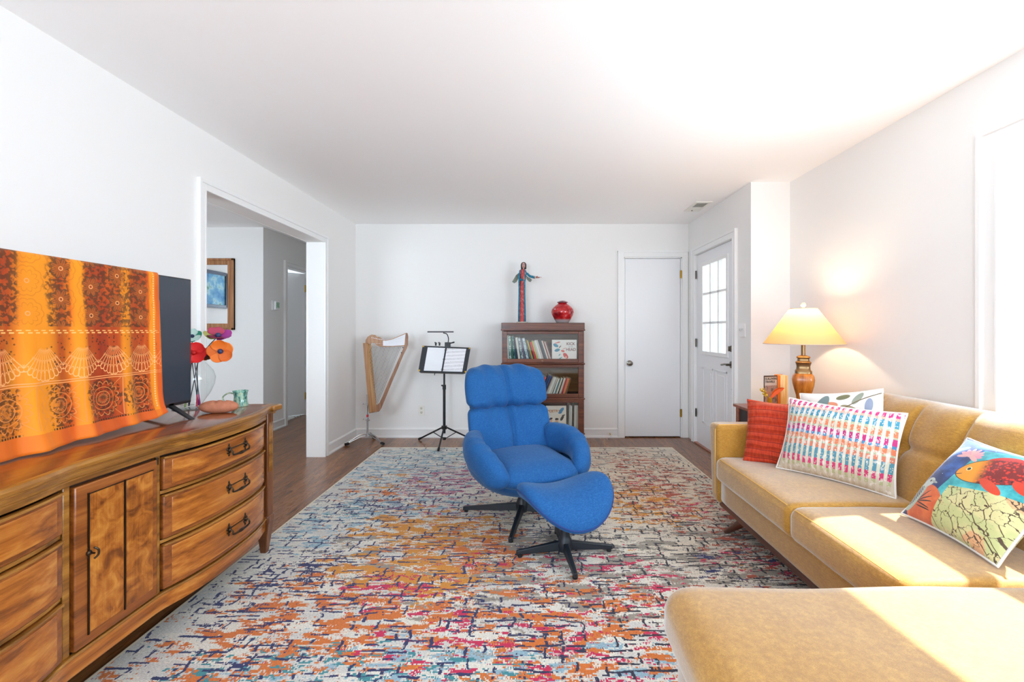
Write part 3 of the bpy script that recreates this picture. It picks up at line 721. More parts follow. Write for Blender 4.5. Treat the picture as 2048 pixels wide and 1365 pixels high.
# arms: puffy rolls from the back sloping round to the seat front
def arm(s, name='armrest'):
    path = curve_pts([(s*0.255, 0.17, 0.468), (s*0.310, 0.08, 0.480), (s*0.340, -0.05, 0.478), (s*0.328, -0.17, 0.445), (s*0.288, -0.265, 0.385), (s*0.228, -0.310, 0.335)], 7)
    m = MB(); rings = []; L = len(path); nn = 28
    for i, p in enumerate(path):
        t = i/(L-1); tan = (path[min(i+1, L-1)]-path[max(i-1, 0)]).normalized()
        sd = tan.cross(Vector((0, 0, 1))).normalized(); up = sd.cross(tan).normalized()
        e = min(1, (t*9+0.03))**0.5*min(1, ((1-t)*5+0.02))**0.5
        rw = (0.060+0.010*sin(pi*t)-0.008*t)*e; rh = (0.090-0.030*t)*e
        ring = []
        for k in range(nn):
            a = 2*pi*k/nn; ca, sa = cos(a), sin(a)
            gat = 1+0.05*sin(t*52+ca)*max(0, sa)**0.7*exp(-((t-0.55)/0.2)**2)
            q = p+sd*rw*math.copysign(abs(ca)**0.85, ca)*gat+up*rh*math.copysign(abs(sa)**0.85, sa)*gat*(1.45 if sa < 0 else 1.0)
            ring.append(q+Vector((0, 0, dent(q, 0.006, 9, s))))
        rings.append(ring)
    m.loft(rings); return m.build(name, M['blue'], ch, world=False, ang=180)
arm(-1); arm(1)
# piping seam between seat, arms and shell
def rimpt(a):
    p = shell(a/(2*pi), 0.97); return Vector((p.x*1.012, p.y*1.012, p.z))
MB().tube([rimpt(-2.0+4.0*i/50) for i in range(51)], 0.005, 8).build('piping', M['bluepipe'], ch, world=False)

# ---------------------------------------------------------------- ottoman
otm = thing('ottoman', 'blue saddle shaped footstool on a black star base before the armchair', 'ottoman', (0.195, 2.44, RZ), R(26))
star(otm, 0.265, R(187-26), 0.075, 0.255, 0.026, 0.026)
def sad(u, v, lower):
    a = 2*pi*u; r = v
    cx_ = cos(a); sy = sin(a); px = math.copysign(abs(cx_)**0.86, cx_); py = math.copysign(abs(sy)**0.86, sy)
    X = 0.262*r*px; Y = 0.215*r*py
    zt = 0.366+0.072*abs(X/0.26)**2.0-0.085*(Y/0.21)**2*(1 if Y < 0 else 0.5)
    th = 0.115
    edge = (1-r**6)
    if lower: z = zt-th*0.58-th*0.42*max(0, edge)**0.5
    else: z = zt-th*0.58+th*0.58*max(0, edge)**0.42
    return Vector((X, Y, z))
m = MB().grid(lambda u, v: sad(u, sin(v*pi/2), False), 64, 22); m.build('cushion', M['blue'], otm, world=False, ang=180)
m = MB().grid(lambda u, v: sad(u, sin(v*pi/2), True)*0.995, 64, 22); m.build('underside', M['blue'], otm, world=False, ang=180)
MB().tube([sad(i/64, 1.0, False)*1.0 for i in range(65)], 0.005, 8, cap=False).build('piping', M['bluepipe'], otm, world=False)

# ---------------------------------------------------------------- sofa with chaise
sf = thing('sectional_sofa', 'mustard velvet sectional sofa with tufted back along the window wall', 'sofa', (1.6, 1.6, RZ))
SX = 1.17
def soft(amp=0.004, f=5):
    def g(p): p.z += dent(p, amp, f, 2); return p
    return g
m = MB().puff((SX+0.02, 0.42, 0.15), (2.08, 2.85, 0.30), (0.03, 0.03, 0.02), (0, 0, 0), 10); m.build('frame', M['mustard'], sf, ang=180)
for (y0, y1) in ((2.015, 2.80), (1.395, 2.012)):
    c_ = MB().puff((SX-0.012, y0, 0.282), (1.80, y1, 0.438), (0.055, 0.022, 0.045), (0.006, 0, 0.012), 22, soft()).build('seat_cushion', M['mustard'], sf, ang=180)
    MB().tube([(SX+0.002, y0+0.03+(y1-y0-0.06)*k/20, 0.4285+0.003*sin(pi*k/20)) for k in range(21)], 0.0022, 6).build('piping', M['mustpipe'], c_)
# chaise
m = MB().puff((0.44, 0.38, 0.12), (1.9, 1.375, 0.285), (0.05, 0.03, 0.03), (0.0, 0, 0), 12); m.build('chaise_frame', M['mustard'], sf, ang=180)
def chf(p):
    p.z += dent(p, 0.008, 3, 7)
    return p
cc = MB().puff((0.405, 0.36, 0.270), (1.80, 1.388, 0.448), (0.085, 0.05, 0.065), (0.012, 0.0, 0.016), 26, chf).build('chaise_cushion', M['mustard'], sf, ang=180)
# arm
m = MB(); ax0, ay0, ay1 = SX, 2.80, 2.93
rings = []
for x in (SX, 2.10):
    o_ = 0
    rings.append([Vector((x+(0.008 if z < 0.3 and x < 1.5 else 0), y, z)) for (y, z) in ((ay0, 0.14), (ay1-0.02, 0.14), (ay1, 0.632), (ay0, 0.632))])
m.loft(rings); m.build('armrest', M['mustard'], sf, bevel=0.028, seg=5)
m = MB(); pts = [(SX-0.002, ay0+0.024, 0.20), (SX-0.002, ay0+0.022, 0.60), (SX+0.02, ay0+0.02, 0.631), (1.75, ay0+0.02, 0.633)]
m.tube(pts, 0.0025, 6); m.build('piping', M['mustpipe'], sf)
# back with tufts
TU_Z = 0.655; TU_Y = [0.62, 0.91, 1.17, 1.43, 1.69, 1.95, 2.21, 2.47]
def back(u, v):
    y = 0.40+(2.795-0.40)*u
    # cross-section from seat up the front, over the top, down the rear
    prof = [(1.735, 0.36), (1.76, 0.46), (1.80, 0.58), (1.845, 0.70), (1.885, 0.79), (1.935, 0.845), (2.0, 0.868), (2.06, 0.855), (2.10, 0.80), (2.11, 0.6), (2.11, 0.2)]
    s = v*(len(prof)-1); i = min(int(s), len(prof)-2); f = s-i
    def g(k): return Vector((prof[max(0, min(len(prof)-1, k))][0], 0, prof[max(0, min(len(prof)-1, k))][1]))
    p0, p1, p2, p3 = g(i-1), g(i), g(i+1), g(i+2)
    p = 0.5*((2*p1)+(p2-p0)*f+(2*p0-5*p1+4*p2-p3)*f*f+(3*p1-p0-3*p2+p3)*f**3)
    e = (2.795-y)/0.13
    if e < 1:      # rounded far end of the back
        k = 1-sqrt(max(0, 1-(1-e)**2)); p.z -= 0.20*k*max(0, (p.z-0.45)/0.42); p.x += 0.02*k
    d = 0.0
    if v < 0.62:
        dz = abs(p.z-TU_Z); top = max(0.0, min(1, (0.86-p.z)/0.05)) if p.z > TU_Z else 1
        d += 0.016*exp(-(dz/0.016)**2)
        dy = min(abs(y-t) for t in TU_Y)
        d += 0.018*exp(-(dy/0.014)**2)*(top if p.z >= TU_Z else max(0.12, 1-(TU_Z-p.z)/0.12))
        d += 0.016*exp(-((dy/0.04)**2+(dz/0.04)**2))
        ph = 0.5-0.5*cos(2*pi*((y-TU_Y[0])/0.26)); d -= 0.012*ph
    return Vector((p.x+d, y, p.z-d*0.3))
m = MB().grid(back, 240, 90); m.build('backrest', M['mustard'], sf, ang=180)
# closing the far end of the back
ring = [back(1.0, j/60) for j in range(61)]
m = MB().add(ring, [tuple(range(61))]); m.build('backrest_end', M['mustard'], sf, smooth=False)
# dark rail and legs
m = MB().box(SX+0.03, SX+0.075, 1.39, 2.84, 0.118, 0.152); m.build('wood_rail', M['sofarail'], sf, bevel=0.006)
m = MB().box(0.48, 1.6, 0.46, 1.34, 0.09, 0.122); m.build('chaise_rail', M['sofarail'], sf, bevel=0.006)
m = MB().tube([(SX+0.01, 2.70, RZ), (SX+0.06, 2.57, 0.13)], [0.013, 0.026], 18); m.build('leg', M['sofaleg'], sf)
m = MB().tube([(2.03, 2.80, 0), (2.0, 2.68, 0.13)], [0.013, 0.026], 18); m.build('leg', M['sofaleg'], sf)
m = MB().tube([(0.50, 1.36, RZ), (0.55, 1.28, 0.13)], [0.013, 0.026], 18); m.build('leg', M['sofaleg'], sf)
m = MB().tube([(2.03, 0.42, 0), (2.0, 0.5, 0.13)], [0.013, 0.026], 18); m.build('leg', M['sofaleg'], sf)

# ---------------------------------------------------------------- cushions on the sofa
def pillow(name, label, w_, h_, t_, c, xdir, ydir, mat, pipemat, cat='throw pillow', n=40, seed=0, wr=0.010, ruche=0.0, pinch=0.07):
    """c = centre, xdir = along its width, ydir = up its height"""
    X = Vector(xdir).normalized(); Z = X.cross(Vector(ydir)).normalized(); Y = Z.cross(X).normalized()
    m4 = Matrix((X, Y, Z)).transposed().to_4x4(); m4.translation = Vector(c)
    def f(u, v, s):
        a, b = u*2-1, v*2-1
        a = math.copysign(abs(a)**0.85, a); b = math.copysign(abs(b)**0.85, b)
        x = w_/2*a*(1-pinch*(1-b*b)*abs(a)**3); y = h_/2*b*(1-pinch*(1-a*a)*abs(b)**3)
        k = (max(0, 1-abs(a)**2.4)*max(0, 1-abs(b)**2.4))**0.55
        z = s*t_/2*k
        nv = Vector((x*5+seed*3.1, y*5, s*2.0)); z += k*s*wr*mnoise.noise(nv)*1.6
        nv = Vector((x*16+seed, y*16, s)); z += k**0.5*s*wr*0.35*mnoise.noise(nv)
        if ruche:
            z += s*ruche*(0.5-abs(((y*21+0.3*mnoise.noise(Vector((x*4, y*2, 1)))) % 1)-0.5))*k**0.4*0.9
        return Vector((x, y, z))
    m = MB().grid(lambda u, v: f(u, v, 1), n, n); m.grid(lambda u, v: f(1-u, v, -1), n, n)
    me_o = m.build(name, mat, None, ang=180)
    me_o.matrix_basis = m4; loc, q, s_ = m4.decompose(); me_o.location = loc; me_o.rotation_euler = q.to_euler(); me_o.scale = (1, 1, 1)
    tag(me_o, label, cat)
    if pipemat:
        pts = []
        for i in range(40): pts.append(f(i/40, 0, 1))
        for i in range(40): pts.append(f(1, i/40, 1))
        for i in range(40): pts.append(f(1-i/40, 1, 1))
        for i in range(41): pts.append(f(0, 1-i/40, 1))
        MB().tube(pts, 0.0045, 6, cap=False).build('piping', pipemat, me_o, world=False)
    return me_o
# materials of the pillows
def ruched():
    n = NT('red_ruched_cotton'); x, y, z = n.coord(); w_ = n.noise(n.vec(x, y, z), 5, 2)
    g = n.noise(n.vec(x*90+w_*4, y*16, 0.0), 1, 3, 0.6); s = ((y*21+w_*0.7).fract()-0.5).abs()
    n.set(color=n.mix(n.step(s, 0.42, 0.49), n.mix(n.step(g, 0.3, 0.7), srgb(176, 38, 8), srgb(208, 62, 18)), srgb(122, 20, 4)), rough=0.8, sheen=0.3, sheent=(1, 0.5, 0.3, 1)); n.bump(g*0.35+s.min(0.40)*-4.0, 1.0, 0.010); return n.m  # crease shade between the bands is painted as a darker red
def weavemulti(w_, h_):
    n = NT('multicolour_weave'); x, y, z = n.coord()
    u = x/w_+0.5; v = y/h_+0.5
    wob = (n.noise(n.vec(x*9, y*9, 0.0), 1, 2)-0.5)
    cu = u*19.5+wob*0.2; ci = cu.floor(); cf = cu.fract()
    hh = n.white(n.vec(ci, 1.0, 0.0))-0.5
    vv = v+hh*0.018+wob*0.02
    rows = [(0.0, (196, 180, 158)), (0.10, (176, 176, 130)), (0.15, (205, 60, 110)), (0.235, (84, 140, 160)), (0.37, (206, 122, 96)), (0.43, (172, 176, 142)), (0.46, (216, 120, 84)), (0.53, (70, 132, 176)), (0.57, (190, 50, 120)), (0.645, (172, 176, 150)), (0.67, (220, 120, 84)), (0.745, (176, 180, 150)), (0.78, (60, 138, 164)), (0.875, (216, 160, 140)), (0.91, (202, 44, 116)), (0.985, (232, 226, 220))]
    c = n.ramp(vv, [(p, srgb(*q)) for p, q in rows], 'CONSTANT')
    rows2 = [(0.0, (204, 192, 172)), (0.2, (208, 204, 184)), (0.38, (214, 208, 196)), (0.5, (214, 176, 150)), (0.56, (214, 208, 208)), (0.66, (206, 204, 184)), (0.8, (214, 212, 208)), (0.88, (226, 190, 176)), (0.93, (236, 232, 230))]
    gd = n.ramp(vv+n.white(n.vec(ci, 4.0, 0.0))*0.05, [(p, srgb(*q)) for p, q in rows2], 'CONSTANT')
    on = (cf-0.5).abs().lt(0.27+wob*0.2)
    fr = n.white(n.vec((x*330).floor(), (y*220).floor(), 0.0))
    hz = (y*95).sin()*(cf*6.28).sin()
    c = n.mix(on*(fr.gt(0.10)), gd, c)
    c = n.mix(n.step(n.noise(n.vec(x*60, y*40, 3.0), 1, 3), 0.56, 0.62)*0.5, c, srgb(236, 230, 224))
    n.set(color=c, rough=0.9, sheen=0.1); n.bump(fr*0.5+on*0.6+hz*0.2, 0.6, 0.004); return n.m
def floral():
    n = NT('floral_print'); x, y, z = n.coord(); c = None
    def petal(cx, cy, a, l, w_):
        ca, sa = cos(a), sin(a); px = (x-cx)*ca+(y-cy)*sa; py = (y-cy)*ca-(x-cx)*sa
        return ((px/l)*(px/l)+(py/w_)*(py/w_)).lt(1.0)
    base = n.mix(n.white(n.vec((x*400).floor(), (y*400).floor(), 0.0))*0.25, srgb(234, 230, 224), srgb(210, 206, 200)); c = base
    for (cx, cy, a, l, w_, rgb) in [(-0.09, 0.10, 0.3, 0.10, 0.035, (214, 140, 110)), (-0.08, 0.12, 1.1, 0.07, 0.03, (120, 140, 140)), (-0.10, 0.08, -0.5, 0.08, 0.03, (180, 110, 96)), (-0.13, 0.11, 2.2, 0.06, 0.028, (150, 160, 150)), (-0.06, 0.10, 0.0, 0.03, 0.03, (226, 190, 160)),
                                    (0.06, 0.10, -0.4, 0.045, 0.02, (150, 140, 110)), (0.10, 0.16, 0.9, 0.04, 0.016, (150, 156, 140)), (0.03, 0.17, 0.2, 0.035, 0.014, (120, 120, 90)), (0.15, 0.12, 1.4, 0.04, 0.018, (140, 150, 170)), (0.17, 0.05, 1.3, 0.035, 0.02, (170, 30, 60)), (0.13, 0.02, 0.8, 0.05, 0.02, (190, 90, 80)), (0.02, 0.0, 0.5, 0.08, 0.03, (200, 130, 110)), (-0.12, -0.08, 0.9, 0.08, 0.03, (140, 150, 130))]:
        c = n.mix(petal(cx, cy, a, l, w_), c, srgb(*rgb))
    st = (y-0.08-x*0.55-(x*18).sin()*0.01).abs().lt(0.0028); c = n.mix(st*(x.gt(-0.02)), c, srgb(110, 96, 70))
    n.set(color=c, rough=0.85); n.bump(n.noise(n.vec(x, y, z), 500, 2), 0.3, 0.002); return n.m
def fishmat():
    n = NT('fish_and_bird_print'); x, y, z = n.coord()
    def el(cx, cy, a, l, w_, soft=0.0):
        ca, sa = cos(a), sin(a); px = (x-cx)*ca+(y-cy)*sa; py = (y-cy)*ca-(x-cx)*sa
        d = ((px/l)*(px/l)+(py/w_)*(py/w_)).sqrt()
        return d.lt(1.0) if not soft else n.step(d, 1-soft, 1.0+soft, 1.0, 0.0)
    nz = n.noise(n.vec(x, y, 0.0), 14, 4, 0.6)
    c = n.mix(n.step(nz+y*0.7, 0.40, 0.75), srgb(16, 46, 96), srgb(46, 100, 180))
    c = n.mix(n.voro(n.vec(x, y, 0.0), 55).lt(0.07), c, srgb(210, 225, 240))
    # turquoise water on the right
    wt = ((x+0.068-(y*14).sin()*0.006).gt(0.0))*((y-0.168-(x*26).sin()*0.008).lt(0.0))
    c = n.mix(wt, c, n.mix(n.step(nz, 0.35, 0.65), srgb(30, 140, 150), srgb(80, 190, 196)))
    # map at the bottom
    mp = ((y+0.020-x*0.22).lt(0.0))*((x+0.050+(y*20).sin()*0.004).gt(0.0))
    mc = n.mix(n.step(n.noise(n.vec(x, y, 2.0), 11, 3), 0.45, 0.55), srgb(206, 200, 146), srgb(186, 192, 134))
    mc = n.mix(n.step(n.noise(n.vec(x, y, 7.0), 8, 2), 0.58, 0.62), mc, srgb(214, 166, 122))
    wv = n.noise(n.vec(x, y, 0.0), 40, 4)*0.05
    ln = n.voro(n.vec(x+wv, y-wv, 0.0), 24, 'DISTANCE_TO_EDGE').lt(0.03); mc = n.mix(ln, mc, srgb(78, 62, 44))
    tx = (n.noise(n.vec(x*60, y*260, 0.0), 1, 2).gt(0.68)); mc = n.mix(tx*0.8, mc, srgb(70, 58, 44))
    # terracotta hill
    c = n.mix(el(-0.10, -0.16, 0.15, 0.085, 0.105), c, n.mix(n.step(nz, 0.4, 0.6), srgb(198, 88, 46), srgb(216, 114, 60)))
    c = n.mix(mp, c, mc)
    for (a, cx, cy) in ((0.25, -0.10, -0.125), (0.5, -0.105, -0.115), (-0.1, -0.105, -0.14), (0.85, -0.115, -0.105), (0.0, -0.10, -0.15)):
        c = n.mix(el(cx, cy, a, 0.036, 0.0024), c, srgb(24, 20, 26))
    # bird
    c = n.mix(el(-0.165, -0.118, 1.15, 0.072, 0.034), c, srgb(160, 182, 170)); c = n.mix(el(-0.135, -0.048, 0.5, 0.028, 0.023), c, srgb(180, 194, 188))
    c = n.mix(el(-0.108, -0.040, -0.1, 0.015, 0.005), c, srgb(150, 160, 160))
    wing = el(-0.170, -0.116, 1.05, 0.052, 0.026); wl = ((x*0.7+y)*520).sin().gt(0.7)
    c = n.mix(wing, c, n.mix(wl, srgb(52, 66, 72), srgb(190, 200, 196)))
    c = n.mix(el(-0.130, -0.040, 0, 0.005, 0.005), c, srgb(20, 20, 20))
    # lotus
    for a in (0.1, 0.5, 0.9, 1.4, 1.9, 2.4, 2.9, 3.5, -0.4):
        c = n.mix(el(-0.085+cos(a)*0.024, 0.115+sin(a)*0.018, a, 0.026, 0.0085), c, srgb(216, 140+int(15*a) % 30, 160))
    c = n.mix(el(-0.15, 0.14, 0.6, 0.028, 0.012), c, srgb(100, 170, 170)); c = n.mix(el(-0.08, 0.185, 0.1, 0.035, 0.010), c, srgb(130, 186, 210))
    # fish
    body = el(0.045, 0.080, 0.42, 0.122, 0.056); grad = n.step(x+y*0.3, 0.005, 0.055)
    scale_ = n.voro(n.vec(x, y, 0.0), 100).lt(0.42)
    fc = n.mix(grad, srgb(236, 150, 24), n.mix(scale_, srgb(120, 16, 14), srgb(206, 44, 22)))
    spots = n.voro(n.vec(x, y, 5.0), 34).lt(0.20)*grad; fc = n.mix(spots, fc, srgb(50, 12, 16))
    c = n.mix(el(0.045, 0.080, 0.42, 0.125, 0.059), c, srgb(60, 30, 20))
    c = n.mix(el(0.045, 0.125, 0.5, 0.06, 0.032), c, srgb(196, 32, 20)); c = n.mix(body, c, fc)
    c = n.mix(el(0.075, 0.022, -0.35, 0.046, 0.017), c, srgb(206, 60, 24)); c = n.mix(el(0.145, 0.06, -0.5, 0.03, 0.016), c, srgb(206, 54, 24))
    c = n.mix(el(0.175, 0.135, 1.5, 0.05, 0.022), c, srgb(196, 36, 20))
    c = n.mix(el(-0.035, 0.060, 0, 0.010, 0.010), c, srgb(240, 210, 140)); c = n.mix(el(-0.035, 0.060, 0, 0.0065, 0.0065), c, srgb(20, 16, 16))
    c = n.mix(el(-0.056, 0.026, 0.5, 0.016, 0.002), c, srgb(90, 40, 20))
    n.set(color=c, rough=0.7, sheen=0.3); n.bump(n.noise(n.vec(x, y, z), 400, 2), 0.25, 0.002); return n.m
# red ruched pillow against the far arm, multicolour lumbar pillow in front, floral behind, fish pillow nearer
pillow('throw_pillow', 'red ruched square pillow leaning on the far sofa arm', 0.38, 0.38, 0.12, (1.475, 2.645, 0.615), (0.80, -0.60, 0.0), (0.40, 0.08, 0.90), ruched(), None, seed=1, ruche=0.018)
pillow('throw_pillow', 'large multicolour woven pillow with rows of pink, teal and orange dashes', 0.54, 0.405, 0.14, (1.604, 2.345, 0.636), (0.58, -0.815, -0.02), (0.30, 0.15, 0.93), weavemulti(0.54, 0.405), plain('white_cord', (226, 220, 214), 0.8), seed=2)
pillow('throw_pillow', 'pale floral print pillow behind the multicolour woven pillow', 0.42, 0.42, 0.10, (1.735, 2.50, 0.675), (0.55, -0.80, 0.17), (0.25, 0.12, 1), floral(), plain('white_cord_b', (232, 230, 226), 0.8), seed=3)
pillow('throw_pillow', 'square pillow printed with a fish, a bird and an old map', 0.42, 0.41, 0.14, (1.672, 1.665, 0.612), (-0.08, -1, -0.01), (0.62, -0.02, 0.78), fishmat(), plain('white_cord_c', (222, 220, 216), 0.8), seed=4)

# ---------------------------------------------------------------- credenza
ZT = 0.81
cz = thing('sideboard', 'long walnut serpentine sideboard with three drawers and a panelled door', 'sideboard', (-1.70, 1.56, 0))
BANKS = [(0.70, 1.375), (1.745, 2.42)]
def bow(y):
    for a, b in BANKS:
        if a <= y <= b:
            t = (y-a)/(b-a); return 0.050*(1-abs(2*t-1)**2.6)
    return 0.0
def bow_top(y):
    a = 0.0
    for k in range(-4, 5): a += bow(y+k*0.008)
    return a/9
XF = -1.43
def front_slab(name, y0, y1, z0, z1, x_off, th, mat, parent, bev=0.004, nseg=28, fn=bow, rnd=0):
    rings = []
    for i in range(nseg+1):
        y = y0+(y1-y0)*i/nseg; x = XF+fn(y)+x_off
        rings.append([Vector((x-th, y, z0)), Vector((x, y, z0)), Vector((x, y, z1)), Vector((x-th, y, z1))])
    return MB().loft(rings).build(name, mat, parent, bevel=bev, seg=2, ang=30)
# carcase
m = MB().box(-1.965, XF-0.012, 0.66, 2.46, 0.14, 0.775); m.build('carcase', plain('gap_shade_brown', (40, 22, 12), 0.8), cz, smooth=False)  # coloured dark to put shade into the drawer and door gaps
m = MB().box(-1.965, XF+0.0, 2.46, 2.485, 0.135, 0.775); m.build('side_panel', M['walnut'], cz, smooth=False)
m = MB().box(-1.965, XF+0.0, 0.635, 0.66, 0.135, 0.775); m.build('side_panel', M['walnut'], cz, smooth=False)
# top with a moulded edge following the front
def top_ring(y):
    x = XF+bow_top(y)+0.022
    return [Vector(p) for p in [(-1.975, y, ZT-0.032), (x-0.030, y, ZT-0.038), (x-0.010, y, ZT-0.034), (x-0.004, y, ZT-0.026), (x+0.006, y, ZT-0.022), (x+0.010, y, ZT-0.012), (x+0.004, y, ZT-0.004), (x-0.006, y, ZT), (-1.975, y, ZT)]]
ys = [0.60+(2.52-0.60)*i/160 for i in range(161)]
m = MB().loft([top_ring(y) for y in ys]); m.build('top', M['walnut_top'], cz, ang=50)
def edge_ring(y):
    x = XF+bow_top(y)+0.0225
    return [Vector(p) for p in [(x-0.03, y, ZT-0.052), (x-0.013, y, ZT-0.051), (x-0.013, y, ZT-0.043), (x-0.006, y, ZT-0.041), (x-0.003, y, ZT-0.031), (x+0.002, y, ZT-0.028), (x+0.002, y, ZT-0.025), (x+0.011, y, ZT-0.020), (x+0.013, y, ZT-0.010), (x+0.008, y, ZT-0.001), (x+0.002, y, ZT+0.0008), (x-0.010, y, ZT+0.0008), (x-0.03, y, ZT-0.034)]]
m = MB().loft([edge_ring(y) for y in ys]); m.build('top_moulding', M['walnut_edge'], cz, ang=28)
# end corners of the top project a little at the post
for y0_, y1_ in ((2.44, 2.525), (0.595, 0.68)):
    m = MB().box(XF-0.03, XF+0.048, y0_, y1_, ZT-0.03, ZT+0.001); m.build('corner_block', M['walnut_edge'], cz, bevel=0.008, seg=3)
front_slab('frieze', 0.68, 2.43, 0.738, 0.758, 0.010, 0.03, M['walnut_edge'], cz, 0.003, 120, bow_top)
# posts and legs
for yc in (2.462, 0.658):
    m = MB().box(XF-0.045, XF+0.016, yc-0.028, yc+0.028, 0.215, 0.775)
    p = m.build('post', M['walnut_post'], cz, bevel=0.004)
    m = MB()
    for dy in (-0.012, 0.0, 0.012): m.box(XF+0.015, XF+0.020, yc+dy-0.003, yc+dy+0.003, 0.45, 0.72)
    m.build('reeding', M['walnut_edge'], p, bevel=0.002)
    m = MB().box(XF-0.05, XF+0.022, yc-0.032, yc+0.032, 0.175, 0.215); m.build('leg_block', M['walnut_post'], cz, bevel=0.008, seg=2)
for yc in (2.462, 0.658):
    for xc in (XF-0.014, -1.93):
        z0 = 0.0
        m = MB().hexa([(xc-0.016, yc-0.016, z0), (xc+0.012, yc-0.016, z0), (xc+0.012, yc+0.012, z0), (xc-0.016, yc+0.012, z0)],
                      [(xc-0.036, yc-0.03, 0.177), (xc+0.034, yc-0.03, 0.177), (xc+0.034, yc+0.03, 0.177), (xc-0.036, yc+0.03, 0.177)])
        m.build('leg', M['walnut_post'], cz, bevel=0.003)
# apron following the front
front_slab('apron', 0.69, 2.432, 0.135, 0.198, 0.004, 0.02, M['walnut'], cz, 0.003, 130, bow_top)
front_slab('apron_bead', 0.69, 2.432, 0.196, 0.206, 0.012, 0.02, M['walnut_edge'], cz, 0.003, 130, bow_top)
# stiles beside the door
for y0_, y1_ in ((1.378, 1.400), (1.722, 1.742)):
    m = MB().box(XF-0.02, XF+0.002, y0_, y1_, 0.206, 0.74); m.build('stile', M['walnut_edge'], cz, bevel=0.003)
# drawers
def drawer_unit(y0, y1, z0, z1, pulls=True):
    d = front_slab('drawer', y0+0.004, y1-0.004, z0, z1, 0.008, 0.018, M['walnut_band'], cz, 0.004, 30)
    front_slab('drawer_panel', y0+0.032, y1-0.030, z0+0.016, z1-0.016, 0.0105, 0.006, M['walnut'], d, 0.002, 28)
    front_slab('drawer_bead', y0+0.004, y1-0.004, z1-0.008, z1+0.0005, 0.014, 0.014, M['walnut_edge'], d, 0.002, 30)
    yc = (y0+y1)/2+0.03; zc = (z0+z1)/2+0.012
    ym = yc; hw = 0.060
    xf = lambda y: XF+bow(y)+0.011
    m = MB()
    for s in (-1, 1):
        y = ym+s*hw; x = xf(y)
        # pierced rosette plate
        for a in range(5):
            t = a*2*pi/5+pi/2; m.sphere((x+0.001, y+cos(t)*0.011, zc+sin(t)*0.013), 0.0068, 5, (0.5, 1, 1))
        m.sphere((x+0.004, y, zc), 0.008, 6); m.sphere((x+0.001, y, zc+0.023), 0.005, 5, (0.5, 1, 1.4)); m.sphere((x+0.001, y, zc-0.023), 0.005, 5, (0.5, 1, 1.4))
        m.tube([(x, y, zc), (x+0.014, y, zc-0.001), (x+0.020, y, zc-0.010)], 0.0032, 8)
    # hanging bail
    xa = xf(ym)+0.017
    pts = curve_pts([(xf(ym-hw)+0.020, ym-hw, zc-0.008), (xa+0.003, ym-hw+0.003, zc-0.022), (xa+0.004, ym-0.018, zc-0.026), (xa+0.004, ym, zc-0.026), (xa+0.004, ym+0.018, zc-0.026), (xa+0.003, ym+hw-0.003, zc-0.022), (xf(ym+hw)+0.020, ym+hw, zc-0.008)], 5)
    rr = [0.0042+0.0034*exp(-((p.y-ym)/0.016)**2) for p in pts]
    m.tube(pts, rr, 8); m.sphere((xa+0.004, ym, zc-0.026), 0.007, 6, (1, 0.7, 1))
    m.tube([(xf(ym-hw)+0.003, ym-hw, zc+0.004), (xf(ym)+0.002, ym, zc+0.004), (xf(ym+hw)+0.003, ym+hw, zc+0.004)], 0.0025, 6)
    m.build('handle', M['pewter'], d)
for (a, b) in BANKS:
    for z0_, z1_ in ((0.600, 0.728), (0.408, 0.580), (0.212, 0.388)):
        drawer_unit(a, b, z0_, z1_)
    for zr in (0.590, 0.398):
        front_slab('drawer_rail', a, b, zr-0.0065, zr+0.0065, -0.001, 0.016, M['walnut_edge'], cz, 0.002, 30)
# door with two burl panels
da, db, dz0, dz1 = 1.405, 1.718, 0.212, 0.728
dr = MB().box(XF-0.016, XF+0.012, da, db, dz0, dz1).build('door', M['walnut_band'], cz, bevel=0.004)
for (p0, p1) in ((da+0.045, da+0.168), (da+0.178, db-0.022)):
    MB().box(XF+0.011, XF+0.0135, p0, p1, dz0+0.035, dz1-0.035).build('door_panel', M['burl'], dr, bevel=0.001)
m = MB()
m.box(XF+0.0125, XF+0.016, da+0.0395, da+0.0445, dz0+0.03, dz1-0.03); m.box(XF+0.0125, XF+0.016, da+0.1705, da+0.1755, dz0+0.03, dz1-0.03)
m.box(XF+0.0125, XF+0.015, da+0.045, db-0.02, dz1-0.035, dz1-0.032)
m.build('door_bead', M['pewter'], dr, smooth=False)
kx, ky, kz = XF+0.012, da+0.042, 0.505
m = MB().sphere((kx+0.004, ky, kz), 0.009, 8, (0.7, 1, 1)); m.tube([(kx, ky, kz), (kx+0.022, ky, kz)], 0.003, 8); m.tube(curve_pts([(kx+0.02, ky, kz+0.018), (kx+0.026, ky+0.008, kz+0.008), (kx+0.026, ky+0.008, kz-0.008), (kx+0.02, ky, kz-0.018)], 5), 0.0032, 8)
m.sphere((kx+0.001, ky, kz+0.014), 0.004, 5, (0.5, 1, 1.3)); m.sphere((kx+0.001, ky, kz-0.014), 0.004, 5, (0.5, 1, 1.3))
m.build('door_knob', M['pewter'], dr)
MB().cyl((XF+0.008, db+0.001, dz1-0.02), (XF+0.008, db+0.001, dz1+0.006), 0.006).build('hinge', M['pewter'], dr)

